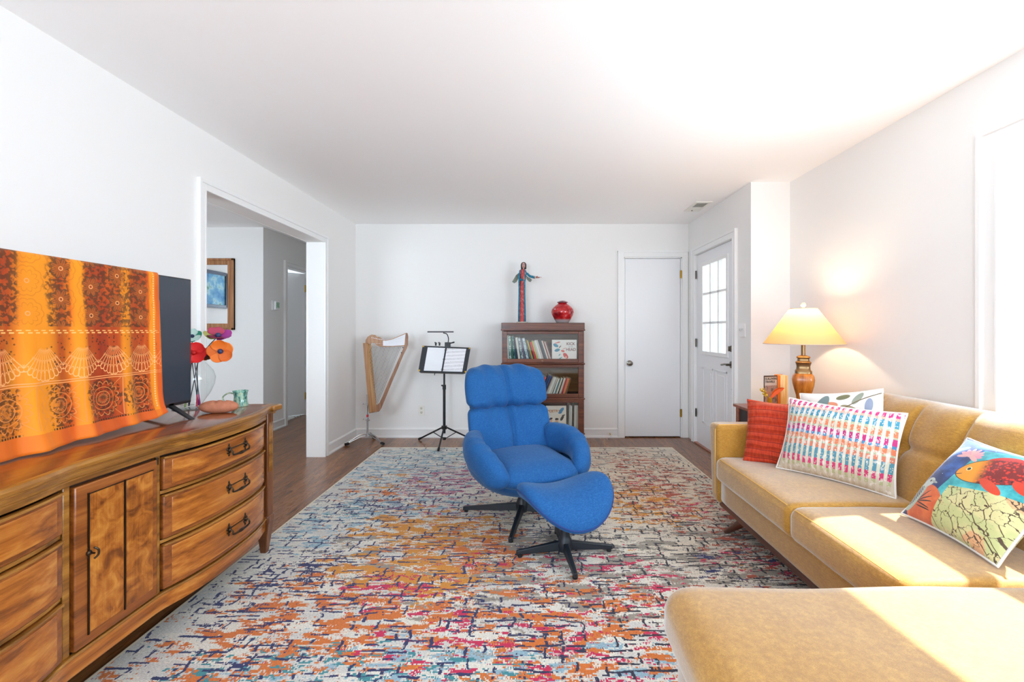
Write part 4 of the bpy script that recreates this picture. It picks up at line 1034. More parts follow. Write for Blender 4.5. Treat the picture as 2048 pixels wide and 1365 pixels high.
# ---------------------------------------------------------------- television and its cloth
tv = thing('television', 'flat black television on the sideboard, mostly under an orange cloth', 'television', (-1.68, 1.66, ZT))
TX = -1.66; TY0, TY1, TZ0, TZ1 = 1.10, 2.212, 0.868, 1.472
MB().box(TX-0.028, TX, TY0, TY1, TZ0, TZ1).build('housing', plain('tv_bezel', (28, 29, 32), 0.35), tv, bevel=0.004)
MB().box(TX-0.0005, TX+0.0012, TY0+0.006, TY1-0.006, TZ0+0.014, TZ1-0.006).build('screen', plain('tv_screen', (42, 54, 68), 0.22, 0.0, spec=0.9), tv, smooth=False)  # blue in the base colour stands in for the reflected room
MB().box(TX-0.06, TX-0.028, TY0+0.2, TY1-0.2, TZ0+0.05, TZ0+0.34).build('rear_cover', M['black'], tv, bevel=0.01)
for yf in (2.07, 1.24):
    m = MB()
    m.hexa([(TX-0.014, yf+0.004, ZT+0.06), (TX+0.0, yf+0.004, ZT+0.06), (TX+0.0, yf+0.034, ZT+0.06), (TX-0.014, yf+0.034, ZT+0.06)],
           [(TX-0.014, yf+0.004, ZT+0.075), (TX+0.0, yf+0.004, ZT+0.075), (TX+0.0, yf+0.034, ZT+0.075), (TX-0.014, yf+0.034, ZT+0.075)])
    m.hexa([(TX+0.10, yf-0.006, ZT), (TX+0.115, yf-0.006, ZT), (TX+0.115, yf+0.018, ZT), (TX+0.10, yf+0.018, ZT)], [(TX-0.016, yf+0.004, ZT+0.062), (TX+0.004, yf+0.004, ZT+0.062), (TX+0.004, yf+0.034, ZT+0.062), (TX-0.016, yf+0.034, ZT+0.062)])
    m.hexa([(TX-0.135, yf-0.006, ZT), (TX-0.12, yf-0.006, ZT), (TX-0.12, yf+0.018, ZT), (TX-0.135, yf+0.018, ZT)], [(TX-0.022, yf+0.004, ZT+0.062), (TX-0.004, yf+0.004, ZT+0.062), (TX-0.004, yf+0.034, ZT+0.062), (TX-0.022, yf+0.034, ZT+0.062)])
    m.build('foot', M['black'], tv, smooth=False, bevel=0.002)
def batik():
    n = NT('batik_cloth'); x, y, z = n.coord()          # object coordinates: y along the TV, z height, origin at the floor
    w1 = n.noise(n.vec(y*9, z*1.6, 0.0), 1.0, 4, 0.6, 0.3); w2 = n.noise(n.vec(y*17+5, z*2.0, 3.0), 1.0, 4, 0.6, 0.3)
    c = n.ramp(w1, [(0.32, srgb(150, 44, 6)), (0.45, srgb(198, 70, 8)), (0.56, srgb(224, 106, 12)), (0.70, srgb(242, 154, 26))])
    def streak(yc, wd, k=1.0):
        d = (y-yc+(n.noise(n.vec(z*3, yc, 0.0), 1, 2)-0.5)*0.05)/wd; return n.step(d*d, 0.0, 2.6, k, 0.0)
    dk = streak(1.565, 0.035).max(streak(1.71, 0.045)).max(streak(1.80, 0.035, 0.8)).max(streak(1.87, 0.05)).max(streak(1.40, 0.04)).max(streak(1.28, 0.05))
    br = streak(1.50, 0.05).max(streak(1.645, 0.020)).max(streak(1.965, 0.012)).max(streak(1.835, 0.018, 0.8)).max(streak(1.20, 0.04))
    c = n.mix(dk*0.6, c, srgb(140, 40, 8)); c = n.mix(br*0.8, c, srgb(248, 156, 20))
    pale = srgb(238, 160, 96); brown = srgb(62, 36, 16)
    # floral rosettes in the upper field
    cell = 0.108
    cu = (y-1.9065)/cell+0.5; ci = cu.floor(); par = (ci*0.5).fract().gt(0.25)
    cv = (z-1.385)/cell+0.5+par*0.5
    uu = cu.fract()-0.5; vv = cv.fract()-0.5; r = (uu*uu+vv*vv).sqrt(); th = uu.atan2(vv)
    pet = (th*5.0).sin().abs(); edge = 0.24+pet*0.10
    ln = ((r-edge).abs().lt(0.018)).max((r-0.06).abs().lt(0.018)).max(((r-0.42-pet*0.05).abs()).lt(0.018)).max(((th*10.0).sin().abs().lt(0.10))*r.lt(0.26))
    dots = n.voro(n.vec(y, z, 0.0), 75)
    leafn = n.noise(n.vec(y, z, 0.0), 60, 3)
    fld = (z.gt(1.235))*(y.lt(1.975))
    flw = n.step(leafn, 0.47, 0.53)
    mask_dark = n.step(dk*1.0-br*0.7+n.noise(n.vec(y, z, 9.0), 16, 4, 0.7)*1.8, 0.75, 1.35)
    petal_ = r.lt(0.15+(th*4.0).sin().abs()*0.20)*(r.gt(0.07)); rad_ = (th*8.0).sin().abs().lt(0.2)
    c = n.mix(fld*flw*mask_dark*0.75, c, brown); c = n.mix(fld*petal_*mask_dark*0.75, c, srgb(176, 88, 24)); c = n.mix(fld*petal_*rad_*mask_dark*0.8, c, brown); c = n.mix(fld*((r-0.15-(th*4.0).sin().abs()*0.20).abs().lt(0.022))*mask_dark*0.9, c, srgb(84, 60, 36)); c = n.mix(fld*ln*mask_dark*0.35, c, srgb(92, 62, 34)); c = n.mix(fld*ln*(1.0-mask_dark)*0.35, c, srgb(190, 96, 24))
    c = n.mix(fld*(r-0.06).abs().lt(0.016), c, pale)
    # dotted line and speckled band
    dl = ((z-1.213).abs().lt(0.0022))*((y*260).sin().gt(-0.2)); dl = dl.max(((z-1.221).abs().lt(0.0018))*((y*260+1.5).sin().gt(-0.2)))
    c = n.mix(dl, c, srgb(250, 190, 110))
    band = (z.lt(1.205))*(z.gt(1.09)); c = n.mix(band*(dots.lt(0.26))*mask_dark*0.8, c, brown)
    # fans
    fc_ = (y-1.909)/0.128+0.5; fu = (fc_.fract()-0.5)*0.128; fv = 1.178-z; fr = (fu*fu+fv*fv).sqrt(); fa = fu.atan2(fv)
    inf = (fr.gt(0.02))*(fr.lt(0.128-fa.abs()*0.035))*(fa.abs().lt(0.74))
    fl = ((fa*23.0).sin().abs().lt(0.34)).max(((fr*190+(fa*23.0).sin().abs()*3).sin().gt(0.95)))
    c = n.mix(inf*fl*0.9, c, srgb(246, 176, 110))
    rim = ((fr-(0.126-fa.abs()*0.035)-(fa*23.0).sin().abs()*0.006).abs().lt(0.002))*(fa.abs().lt(0.74)); c = n.mix(rim, c, srgb(246, 176, 110))
    # double line
    for zz in (1.046, 1.038): c = n.mix((z-zz+(y*60).sin()*0.0006).abs().lt(0.0016), c, pale)
    # squares with round leaf wreaths
    su = ((y-1.973)/0.160).fract()-0.5; sv = (z-0.960)/0.160
    sr = (su*su+sv*sv).sqrt(); st_ = su.atan2(sv); inb = (z.lt(1.034))*(z.gt(0.886))*(y.lt(1.975))
    sp = (st_*8.0).sin().abs()
    sl = ((sr-0.17).abs().lt(0.010)).max((sr-0.27).abs().lt(0.009)).max((sr-(0.33+sp*0.08)).abs().lt(0.012)).max((sr-0.06-sp*0.05).abs().lt(0.010)).max((su.abs().gt(0.488))).max(((st_*16.0).sin().abs().lt(0.14))*(sr.lt(0.17)))
    sl = sl.max(((su.abs()-sv.abs()).abs().lt(0.010))*(sr.gt(0.36)))
    c = n.mix(inb*(sr.lt(0.50))*(n.noise(n.vec(y, z, 4.0), 70, 2).gt(0.5))*mask_dark*0.8, c, brown)
    c = n.mix(inb*sl*0.8, c, srgb(226, 140, 70))
    c = n.mix(((z-0.880).abs().lt(0.0035))*((y*700).sin().gt(-0.3))*mask_dark, c, brown)
    c = n.mix(((y-1.972).abs().lt(0.0030))*((z*600).sin().gt(-0.2))*(z.gt(0.885)), c, srgb(250, 196, 130))
    hem = (z.lt(0.876)).max(y.gt(1.982)); c = n.mix(hem*0.6, c, n.mix(w2, srgb(206, 74, 10), srgb(244, 120, 36)))
    n.set(color=c, rough=0.55, sheen=0.25, sheent=(1, 0.7, 0.4, 1), spec=0.3); n.bump(n.noise(n.vec(x*500, y*500, z*500), 1, 2), 0.15, 0.001); return n.m
def drape(u, v):
    y = 1.04+(2.003-1.04)*u
    pth = [(-1.702, 1.22), (-1.700, 1.35), (-1.698, 1.465), (-1.690, 1.4795), (-1.672, 1.481), (-1.654, 1.478), (-1.648, 1.465), (-1.6465, 1.30), (-1.645, 1.10), (-1.643, 0.95), (-1.636, 0.88), (-1.628, 0.845)]
    L = [0]
    for i in range(1, len(pth)): L.append(L[-1]+hypot(pth[i][0]-pth[i-1][0], pth[i][1]-pth[i-1][1]))
    s = v*L[-1]; i = 0
    while i < len(L)-2 and L[i+1] < s: i += 1
    f = (s-L[i])/(L[i+1]-L[i]); x = pth[i][0]+(pth[i+1][0]-pth[i][0])*f; z = pth[i][1]+(pth[i+1][1]-pth[i][1])*f
    t = max(0.0, (1.40-z)/0.55) if v > 0.45 else 0
    x += t*(0.007*sin(y*38+1.0)+0.005*sin(y*71+z*3)+0.006)
    if z < 0.93 and v > 0.45:
        k = (0.93-z)/0.085; x += 0.010*k*k+0.006*k*sin(y*30)
        z -= 0.028*k*max(0, min(1, (2.0-y)/0.55)); z += 0.012*k*max(0, (y-1.93)/0.07)**2
    return Vector((x, y, z))
cl = MB().grid(drape, 150, 110).build('draped_cloth', batik(), None, ang=180, solid=0.0015)
tag(cl, 'orange tie dyed batik cloth draped over the television', 'cloth')

# ---------------------------------------------------------------- things on the sideboard
# clear glass vase
vc = P(383, 815, 2.37); vx, vy = vc.x, 2.37
vs_ = thing('glass_vase', 'clear round glass vase beside the television', 'vase', (vx, vy, ZT))
prof = [(0.0, 0.0), (0.075, 0.0), (0.080, 0.006), (0.06, 0.012), (0.045, 0.02), (0.06, 0.045), (0.085, 0.085), (0.102, 0.13), (0.106, 0.165), (0.095, 0.20), (0.070, 0.232), (0.052, 0.255), (0.050, 0.275), (0.062, 0.30), (0.078, 0.318)]
MB().lathe([(r, z) for r, z in prof], (vx, vy, ZT), 48).build('vase_body', M['vaseglass'], vs_, ang=180)
bpy.data.objects['vase_body'].data  # outer surface
MB().lathe([(0.0, 0.0), (0.082, 0.0), (0.084, 0.004), (0.07, 0.008), (0.0, 0.008)], (vx, vy, ZT), 40).build('vase_foot', M['vaseglass'], vs_)
stemm = plain('paper_stem', (46, 50, 64), 0.6)
def flower(c, nrm, r, cols, label, base, petals=5, tipc=(150, 30, 90), cup=0.25, mid=(40, 50, 90)):
    c = Vector(c); nrm = Vector(nrm).normalized(); a = nrm.orthogonal().normalized(); b = nrm.cross(a)
    t = thing('paper_flower', label, 'flower', base)
    for k in range(petals):
        an = 2*pi*k/petals+0.4; d = a*cos(an)+b*sin(an); e = nrm.cross(d)
        def f(u, v):
            s = (u*2-1); rr = v*r; wd = r*0.60*sin(min(1, v*1.02)*pi*0.86)**0.7 if v > 0 else 0
            return c+d*(rr*(1-0.1*s*s))+e*(wd*s)+nrm*(cup*r*(v*v)+0.10*r*s*s*(1 if k % 2 else -0.6))
        MB().grid(f, 10, 10).build('petal', plain('petal', cols[k % len(cols)], 0.6), t, ang=180, solid=0.0012)
    MB().sphere(c+nrm*0.006, r*0.22, 8, (1, 1, 1)).build('flower_center', plain('flower_centre', mid, 0.5), t)
    b0 = Vector(base); midp = Vector((vx, vy, ZT+0.25))+(c-Vector((vx, vy, c.z)))*0.25
    pts = curve_pts([c, (c*0.45+midp*0.55)+Vector((0, 0, 0.012)), midp, (midp+b0)/2, b0], 8)
    st = MB().tube(pts, 0.0022, 6).build('stem', stemm, t)
    MB().tube([b0+(pts[-6]-b0)*0.9, b0], [0.0025, 0.0048], 8).build('stem_tip', plain('stem_tip', tipc, 0.6), st)
toC = (0.55, -0.80, 0.05)
flower(P(441, 703, 2.33), (0.45, -0.88, -0.05), 0.060, [(224, 110, 20), (214, 98, 14), (230, 122, 34)], 'orange paper flower in the vase, facing the room', (vx-0.03, vy+0.02, ZT+0.012), 5, (40, 34, 60))
flower(P(436, 673, 2.40), (0.3, -0.35, 0.9), 0.066, [(150, 40, 130), (176, 60, 90), (170, 170, 90), (120, 30, 60)], 'purple and green paper flower, topmost in the vase', (vx+0.035, vy-0.01, ZT+0.012), 5, (200, 30, 70), 0.3)
flower(P(388, 706, 2.31), (0.5, -0.85, 0.1), 0.056, [(226, 18, 18)], 'red paper flower in the vase next to the television edge', (vx+0.01, vy+0.035, ZT+0.012), 6, (110, 40, 130), 0.1, (190, 10, 10))
flower(P(385, 674, 2.42), (0.3, -0.7, 0.6), 0.045, [(30, 140, 116), (190, 220, 210)], 'teal paper flower in the vase, half behind the television', (vx-0.01, vy-0.03, ZT+0.012), 5, (130, 160, 90), 0.3)
flower(P(410, 713, 2.40), (0.5, -0.7, 0.5), 0.034, [(226, 112, 24), (90, 44, 20)], 'small drooping orange paper flower low on the vase rim', (vx+0.03, vy+0.02, ZT+0.012), 5, (170, 30, 110), 0.5)
# mug
mg = thing('mug', 'green glazed pottery mug near the end of the sideboard', 'mug', P(481, 811, 2.46))
mc_ = Vector((P(481, 811, 2.44).x, 2.44, ZT))
def glaze(name, a, b, c_):
    n = NT(name); x, y, z = n.coord(); f = n.noise(n.vec(x*2, y*2, z*0.8), 38, 4, 0.6); f2 = n.noise(n.vec(x, y, z), 90, 2)
    n.set(color=n.ramp(f*0.7+f2*0.3, [(0.38, srgb(*a)), (0.5, srgb(*b)), (0.6, srgb(*c_))]), rough=0.15, coat=0.5); return n.m
gz = glaze('green_glaze', (40, 78, 66), (112, 170, 156), (176, 196, 166))
mg.location = mc_
MB().lathe([(0, 0.001), (0.034, 0.001), (0.037, 0.008), (0.033, 0.03), (0.031, 0.055), (0.034, 0.075), (0.0375, 0.084), (0.0365, 0.086), (0.034, 0.082), (0.028, 0.055), (0.029, 0.02), (0, 0.012)], mc_, 40).build('cup', gz, mg, ang=60)
MB().tube(curve_pts([mc_+Vector((-0.031, -0.004, 0.068)), mc_+Vector((-0.055, -0.012, 0.074)), mc_+Vector((-0.082, -0.018, 0.055)), mc_+Vector((-0.078, -0.018, 0.032)), mc_+Vector((-0.055, -0.012, 0.014)), mc_+Vector((-0.034, -0.005, 0.013))], 6), [0.0055]*31, 10, flat=0.7).build('handle', glaze('handle_glaze', (70, 96, 70), (150, 176, 146), (190, 196, 160)), mg)
# clay loaf
lc = P(437, 819, 2.24); lc.z = ZT
def clay():
    n = NT('terracotta'); x, y, z = n.coord(); f = n.noise(n.vec(x, y, z), 40, 4)
    n.set(color=n.mix(f, srgb(150, 84, 56), srgb(206, 136, 104)), rough=0.75); n.bump(f, 0.3, 0.004); return n.m
def loaff(p):
    q = p-lc
    s = (q.x*0.96+q.y*0.27)
    for g in (-0.012, 0.022):
        if q.z > 0.02: p.z -= 0.012*exp(-((s-g)/0.006)**2)*max(0, 1-abs(q.y-0.27*q.x)/0.03)
    return p
lf = thing('clay_loaf', 'terracotta loaf shaped stone with two cuts lying by the mug', 'ornament', lc, 0)
mm = MB().puff(lc+Vector((-0.088, -0.036, 0.0)), lc+Vector((0.088, 0.040, 0.064)), (0.075, 0.039, 0.0315), (0, 0, 0), 48, loaff)
q = Matrix.Translation(lc) @ Matrix.Rotation(R(12), 4, 'Z') @ Matrix.Translation(-lc); mm.v = [q @ v for v in mm.v]
mm.build('loaf_body', clay(), lf, ang=180)

# ---------------------------------------------------------------- hall: mirror, picture
mr = thing('wall_mirror', 'wood framed mirror on the far hall wall', 'mirror', (-3.80, HY, 1.65))
def frame(parent, c, ax, w_, h_, fw, th, mat, name='frame'):
    """ax: 'y' faces -Y, 'x' faces +X"""
    m = MB(); a, b = w_/2, h_/2
    def bx(u0, u1, v0, v1, t0, t1):
        if ax == 'y': m.box(c[0]+u0, c[0]+u1, c[1]-t1, c[1]-t0, c[2]+v0, c[2]+v1)
        else: m.box(c[0]+t0, c[0]+t1, c[1]+u0, c[1]+u1, c[2]+v0, c[2]+v1)
    for (u0, u1, v0, v1) in ((-a, -a+fw, -b, b), (a-fw, a, -b, b), (-a+fw, a-fw, b-fw, b), (-a+fw, a-fw, -b, -b+fw)):
        bx(u0, u1, v0, v1, 0, th)
    for (u0, u1, v0, v1) in ((-a, -a+fw*0.35, -b, b), (a-fw*0.35, a, -b, b), (-a, a, b-fw*0.35, b), (-a, a, -b, -b+fw*0.35)):
        bx(u0, u1, v0, v1, 0, th*1.35)
    return m.build(name, mat, parent, smooth=False, bevel=0.003)
mcx, mw, mh = (-3.46-4.16)/2, 0.70, 0.84
mr.location = (mcx, HY, 1.65)
frame(mr, (mcx, HY, 1.65), 'y', mw, mh, 0.075, 0.026, M['oakframe'])
MB().box(mcx-mw/2+0.07, mcx+mw/2-0.07, HY-0.014, HY-0.010, 1.65-mh/2+0.07, 1.65+mh/2-0.07).build('mirror_glass', M['mirror'], mr, smooth=False)
pc = thing('framed_picture', 'blue abstract painting in a dark frame, seen in the hall mirror', 'picture', (-4.8, 3.95, 1.85))
frame(pc, (-4.8, 3.95, 1.85), 'x', 1.04, 0.56, 0.05, 0.025, plain('navy_frame', (40, 56, 84), 0.4))
def art():
    n = NT('blue_painting'); x, y, z = n.coord(); f = n.noise(n.vec(x, y, z), 5, 4, 0.6)
    n.set(color=n.ramp(f, [(0.35, srgb(40, 130, 190)), (0.5, srgb(110, 180, 216)), (0.58, srgb(170, 214, 226)), (0.66, srgb(70, 150, 120))]), rough=0.6); return n.m
MB().box(-4.795, -4.790, 3.95-0.48, 3.95+0.48, 1.85-0.24, 1.85+0.24).build('canvas', art(), pc, smooth=False)

# ---------------------------------------------------------------- harp on its stand
HD = 4.88
hp = thing('lever_harp', 'small pale wood harp mounted on a chrome stand in the corner', 'harp', P(740, 827, HD))
def Z1(X, Y, d=HD): return P(680+X/5.4625, 650+Y/5.46, d)
# soundbox : a tapering box seen from its narrow side, belly towards the right
def quadprism(m, pts2, d0, d1):
    m.loft([[Z1(x, y, d0) for x, y in pts2], [Z1(x, y, d1) for x, y in pts2]])
m = MB(); m.hexa([Z1(316, 962, HD-0.03), Z1(352, 958, HD-0.03), Z1(400, 945, HD+0.10), Z1(362, 950, HD+0.10)], [Z1(248, 200, HD-0.03), Z1(292, 197, HD-0.03), Z1(332, 200, HD+0.07), Z1(290, 203, HD+0.07)])
m.build('soundbox', M['maple'], hp, bevel=0.004)
m = MB(); o_ = Vector((0.003, -0.003, 0))
m.hexa([Z1(353, 952, HD-0.031)+o_, Z1(355, 952, HD-0.031)+o_*1.5, Z1(403, 940, HD+0.099)+o_, Z1(400, 940, HD+0.099)], [Z1(293, 205, HD-0.031)+o_, Z1(295, 205, HD-0.031)+o_*1.5, Z1(335, 205, HD+0.069)+o_, Z1(332, 205, HD+0.069)])
m.build('soundboard', M['maple_pale'], hp, smooth=False)
# neck
neck = [(275, 200), (282, 165), (303, 130), (345, 106), (385, 112), (408, 130), (440, 135), (462, 160), (500, 168), (560, 157), (640, 124), (700, 98), (728, 88), (735, 92), (720, 200), (712, 232), (660, 233), (560, 240), (440, 240), (405, 226), (380, 202), (352, 194), (335, 215), (320, 214)]
m = MB(); quadprism(m, neck, HD-0.016, HD+0.018); m.build('neck', M['maple'], hp, smooth=False, bevel=0.003)
m = MB(); quadprism(m, [(470, 172), (500, 176), (560, 165), (640, 132), (716, 100), (704, 222), (660, 226), (560, 232), (470, 230)], HD-0.0185, HD-0.0161)
m.build('neck_highlight', plain('pale_highlight', (222, 222, 226), 0.35), hp, smooth=False)  # pale layer over the neck imitates its highlight around the pins
m = MB()
for k in range(20):
    a = k/19; p = Z1(350+a*330, 140+38*sin(a*2.6)-a*20, HD-0.019)
    p2 = Z1(350+a*330, 200+(a*2.2-1.1)*-8-(20 if a > 0.7 else 0)*(a-0.7)*2, HD-0.019)
    m.cyl(p, p-Vector((0, 0.008, 0)), 0.0022, n=8); m.cyl(p2, p2-Vector((0, 0.007, 0)), 0.0016, n=8)
m.build('tuning_pins', M['chrome'], hp)
# column
cp = [(400, 880), (432, 852), (470, 770), (520, 650), (560, 560), (620, 420), (664, 320), (700, 240), (714, 195), (716, 120), (722, 88), (738, 92), (746, 130), (743, 215), (728, 262), (690, 335), (640, 460), (580, 600), (520, 745), (488, 825), (452, 912), (430, 948), (318, 968), (318, 958), (395, 945)]
m = MB(); quadprism(m, cp, HD-0.02, HD+0.025); m.build('column', M['maple_dark'], hp, smooth=False, bevel=0.004)
m = MB()
for X, Y in ((688, 250), (671, 305)): m.cyl(Z1(X, Y, HD-0.02), Z1(X, Y, HD-0.021)-Vector((0, 0.002, 0)), 0.006, n=12)
m.build('screw_cap', M['dark'], hp)
m = MB()
for k in range(20):
    a = k/19
    top = Vector((352+a*312, 236)); ln = 0.04+0.96*a**0.9
    bot = Vector((318+a*82, 300+580*ln))
    m.tube([Z1(top.x, top.y, HD-0.012), Z1(bot.x, bot.y, HD+0.012)], 0.0018 if k % 3 else 0.0022, 5)
m.build('strings', plain('harp_string', (96, 92, 88), 0.4), hp)
hs = thing('harp_stand', 'chrome tripod stand holding up the harp', 'stand', (P(735, 880, HD).x, 4.90, 0))
sx_, sy_ = P(735, 870, 4.93).x, 4.93
MB().cyl((sx_, sy_, 0.075), (sx_, sy_, 0.27), 0.012).build('tube', M['chrome'], hs)
MB().cyl((sx_, sy_, 0.27), (sx_, sy_, P(735, 812, 4.9).z), 0.008).build('inner_rod', M['chrome'], hs)
MB().cyl((sx_, sy_, 0.275), (sx_, sy_, 0.30), 0.0125).build('red_tape', plain('red_tape', (214, 40, 60), 0.5), hs)
m = MB()
for zz in (0.245, P(735, 809, 4.93).z):
    m.cyl((sx_, sy_, zz-0.014), (sx_, sy_, zz+0.014), 0.017); m.tube([(sx_-0.045, sy_-0.01, zz+0.006), (sx_, sy_-0.01, zz), (sx_+0.03, sy_-0.01, zz-0.004)], 0.005, 8); m.sphere((sx_-0.045, sy_-0.01, zz+0.008), 0.009, 6)
m.box(sx_-0.004, sx_+0.02, sy_-0.03, sy_-0.012, P(735, 812, 4.9).z, P(735, 790, 4.9).z)
m.build('clamp', M['chrome'], hs, bevel=0.002)
MB().cyl((sx_, sy_, 0.06), (sx_, sy_, 0.09), 0.02).build('hub', M['chrome'], hs)
for (fxp, fyp) in ((P(692, 888, 4.78).x+0.01, 4.78), (P(765, 889, 4.80).x, 4.80), (sx_+0.02, 5.08)):
    for dz in (0.0, 0.028):
        lg = MB().tube(curve_pts([(sx_, sy_, 0.068+dz*0.7), (sx_*0.6+fxp*0.4, sy_*0.6+fyp*0.4, 0.062+dz), (fxp, fyp, 0.018+dz*0.1)], 6), 0.0055, 8).build('leg', M['chrome'], hs)
    u = Vector((fxp-sx_, fyp-sy_, 0)).normalized()
    MB().tube([Vector((fxp, fyp, 0.02))-u*0.02, Vector((fxp, fyp, 0.014))+u*0.022], [0.014, 0.0135], 10).build('rubber_foot', M['rubber'], lg)

# ---------------------------------------------------------------- music stand
ms = thing('music_stand', 'black folding music stand by the back wall', 'music stand', (P(888, 880, 4.83).x, 4.83, 0))
def Z2(X, Y, d): return P(820+X/5.057, 650+Y/5.056, d)
px_, py_ = P(888.5, 860, 4.83).x, 4.83
MB().cyl((px_, py_, 0.12), (px_, py_, 0.62), 0.0145).build('lower_tube', M['black'], ms)
MB().cyl((px_, py_, 0.60), (px_, py_, 0.80), 0.010).build('upper_tube', M['black'], ms)
m = MB().cyl((px_, py_, 0.59), (px_, py_, 0.64), 0.019); m.tube([(px_, py_-0.01, 0.63), (px_-0.03, py_-0.015, 0.635)], 0.008, 8); m.build('clamp', M['black'], ms)
MB().cyl((px_, py_, 0.165), (px_, py_, 0.20), 0.030).build('hub', M['black'], ms)
MB().cyl((px_, py_, 0.05), (px_, py_, 0.075), 0.018).build('brace_collar', M['black'], ms)
for (X, Y, dd) in ((95, 1155, 5.02), (618, 1152, 5.02), (288, 1285, 4.52)):
    e = Z2(X, Y, dd); e.z = 0.014 + (RZ if dd < 4.6 else 0); s_ = Vector((px_, py_, 0.18)); u = (e-s_); u2 = Vector((u.x, u.y, 0)).normalized()
    lg = MB().tube([s_+u2*0.025, e], 0.009, 10).build('leg', M['black'], ms)
    MB().tube([e-u.normalized()*0.025, e+u.normalized()*0.01], 0.0125, 10).build('rubber_foot', M['rubber'], lg)
    MB().tube([Vector((px_, py_, 0.062))+u2*0.015, s_+u*0.42], 0.005, 8).build('brace', M['black'], ms)
c4 = [Z2(82, 478, 4.70), Z2(568, 492, 4.70), Z2(613, 232, 4.80), Z2(128, 212, 4.80)]       # BL BR TR TL
nD = (c4[1]-c4[0]).cross(c4[3]-c4[0]).normalized()      # points to the camera
if nD.y > 0: nD = -nD
def onD(u, v, off=0.0): return (c4[0]*(1-u)+c4[1]*u)*(1-v)+(c4[3]*(1-u)+c4[2]*u)*v+nD*off
def slab(m, u0, u1, v0, v1, o0, o1):
    m.hexa([onD(u0, v0, o0), onD(u1, v0, o0), onD(u1, v1, o0), onD(u0, v1, o0)], [onD(u0, v0, o1), onD(u1, v0, o1), onD(u1, v1, o1), onD(u0, v1, o1)])
m = MB(); slab(m, 0.02, 0.98, 0.0, 1.0, -0.014, -0.006); slab(m, 0.05, 0.95, -0.03, 0.02, -0.01, 0.03); m.build('desk', M['black'], ms, smooth=False, bevel=0.002)
m = MB(); m.tube([Vector((px_, py_, 0.79)), onD(0.5, 0.35, -0.02)], 0.012, 10); m.build('desk_bracket', M['black'], ms)
MB().tube([onD(0.36, 0.0, 0.02), onD(0.36, -0.12, 0.022)], 0.004, 8).build('page_clip', M['black'], ms)
bd = thing('ring_binder', 'open black ring binder holding white sheet music on the music stand', 'binder', onD(0.5, 0.1, 0))
m = MB(); slab(m, 0.0, 0.495, 0.03, 1.0, -0.003, 0.002); slab(m, 0.505, 1.0, 0.03, 1.0, -0.003, 0.002); slab(m, 0.48, 0.52, 0.03, 1.0, -0.005, 0.0); m.build('cover', plain('binder_black', (38, 42, 48), 0.5), bd, smooth=False)
m = MB()
for (u, v) in ((0.0, 0.03), (0.965, 0.03), (0.0, 0.945), (0.965, 0.945)): slab(m, u, u+0.035, v, v+0.055, -0.005, 0.004)
m.build('corner_guard', M['gold'], bd, smooth=False)
def sheet(kind):
    n = NT('sheet_'+kind); x, y, z = n.coord()
    v = (z-x*0.05)
    if kind == 'music':
        s = (v/0.036).fract(); st = s.lt(0.55)*((s*9.0).fract().lt(0.22)); xm = (x.abs().lt(0.118))
        nt = (n.noise(n.vec(x*260, v*160, 0.0), 1, 2).gt(0.62))*(s.lt(0.62)); c = n.mix((st*0.5).max(nt)*xm, srgb(236, 236, 240), srgb(60, 60, 66))
    else:
        c = n.mix(((v/0.012).fract().lt(0.14))*0.10, srgb(234, 236, 240), srgb(120, 120, 130))
    n.set(color=c, rough=0.7); return n.m
for (u0, u1, kd) in ((0.115, 0.478, 'plain'), (0.512, 0.915, 'music')):
    m = MB(); slab(m, u0, u1, 0.05, 0.94, 0.003, 0.007); cpos = onD((u0+u1)/2, 0.5, 0.005); 
    pg = m.build('page', sheet(kd), None, smooth=False, origin=cpos); im = wmat(bd).inverted(); pg.parent = bd; pg.location = im @ cpos
m = MB()
for v in (0.12, 0.5, 0.86): m.tube(curve_pts([onD(0.465, v, 0.007), onD(0.48, v, 0.017), onD(0.51, v, 0.017), onD(0.525, v, 0.007)], 4), 0.0022, 6)
m.build('ring', M['dark'], bd)
sl = thing('music_stand_light', 'slim black clip-on lamp bar above the music stand', 'lamp', onD(0.52, 1.0, 0))
b_ = onD(0.525, 1.0, 0.0)
m = MB().box(b_.x-0.028, b_.x+0.028, b_.y-0.03, b_.y+0.02, b_.z-0.01, b_.z+0.048); m.tube([(b_.x+0.02, b_.y-0.02, b_.z+0.035), (b_.x+0.075, b_.y-0.03, b_.z+0.05)], [0.006, 0.009], 8); m.build('clip', M['black'], sl, bevel=0.006)
MB().tube(curve_pts([b_+Vector((0.004, -0.005, 0.045)), b_+Vector((0.008, -0.01, 0.09)), b_+Vector((-0.005, -0.03, 0.135)), b_+Vector((-0.04, -0.05, 0.148))], 6), 0.005, 8).build('gooseneck', M['black'], sl)
a_, c_ = Z2(178, 72, 4.76), Z2(440, 73, 4.76)
MB().box(a_.x, c_.x, 4.745, 4.775, a_.z-0.007, a_.z+0.007).build('light_bar', plain('lamp_bar', (66, 62, 66), 0.4), sl, bevel=0.003)
for X in (262, 300):
    p = Z2(X, 200, 4.79)
    pg_ = thing('clothes_peg', ('left' if X < 280 else 'right')+' small black peg clipped on top of the music binder', 'clip', p)
    m = MB().box(p.x-0.008, p.x+0.008, p.y-0.012, p.y+0.004, p.z-0.012, p.z+0.014); m.build('jaw', M['black'], pg_, bevel=0.002)
    m = MB().sphere(p+Vector((-0.006, -0.006, 0.020)), 0.008, 6).sphere(p+Vector((0.008, -0.006, 0.016)), 0.006, 6); m.build('spring', M['black'], pg_)

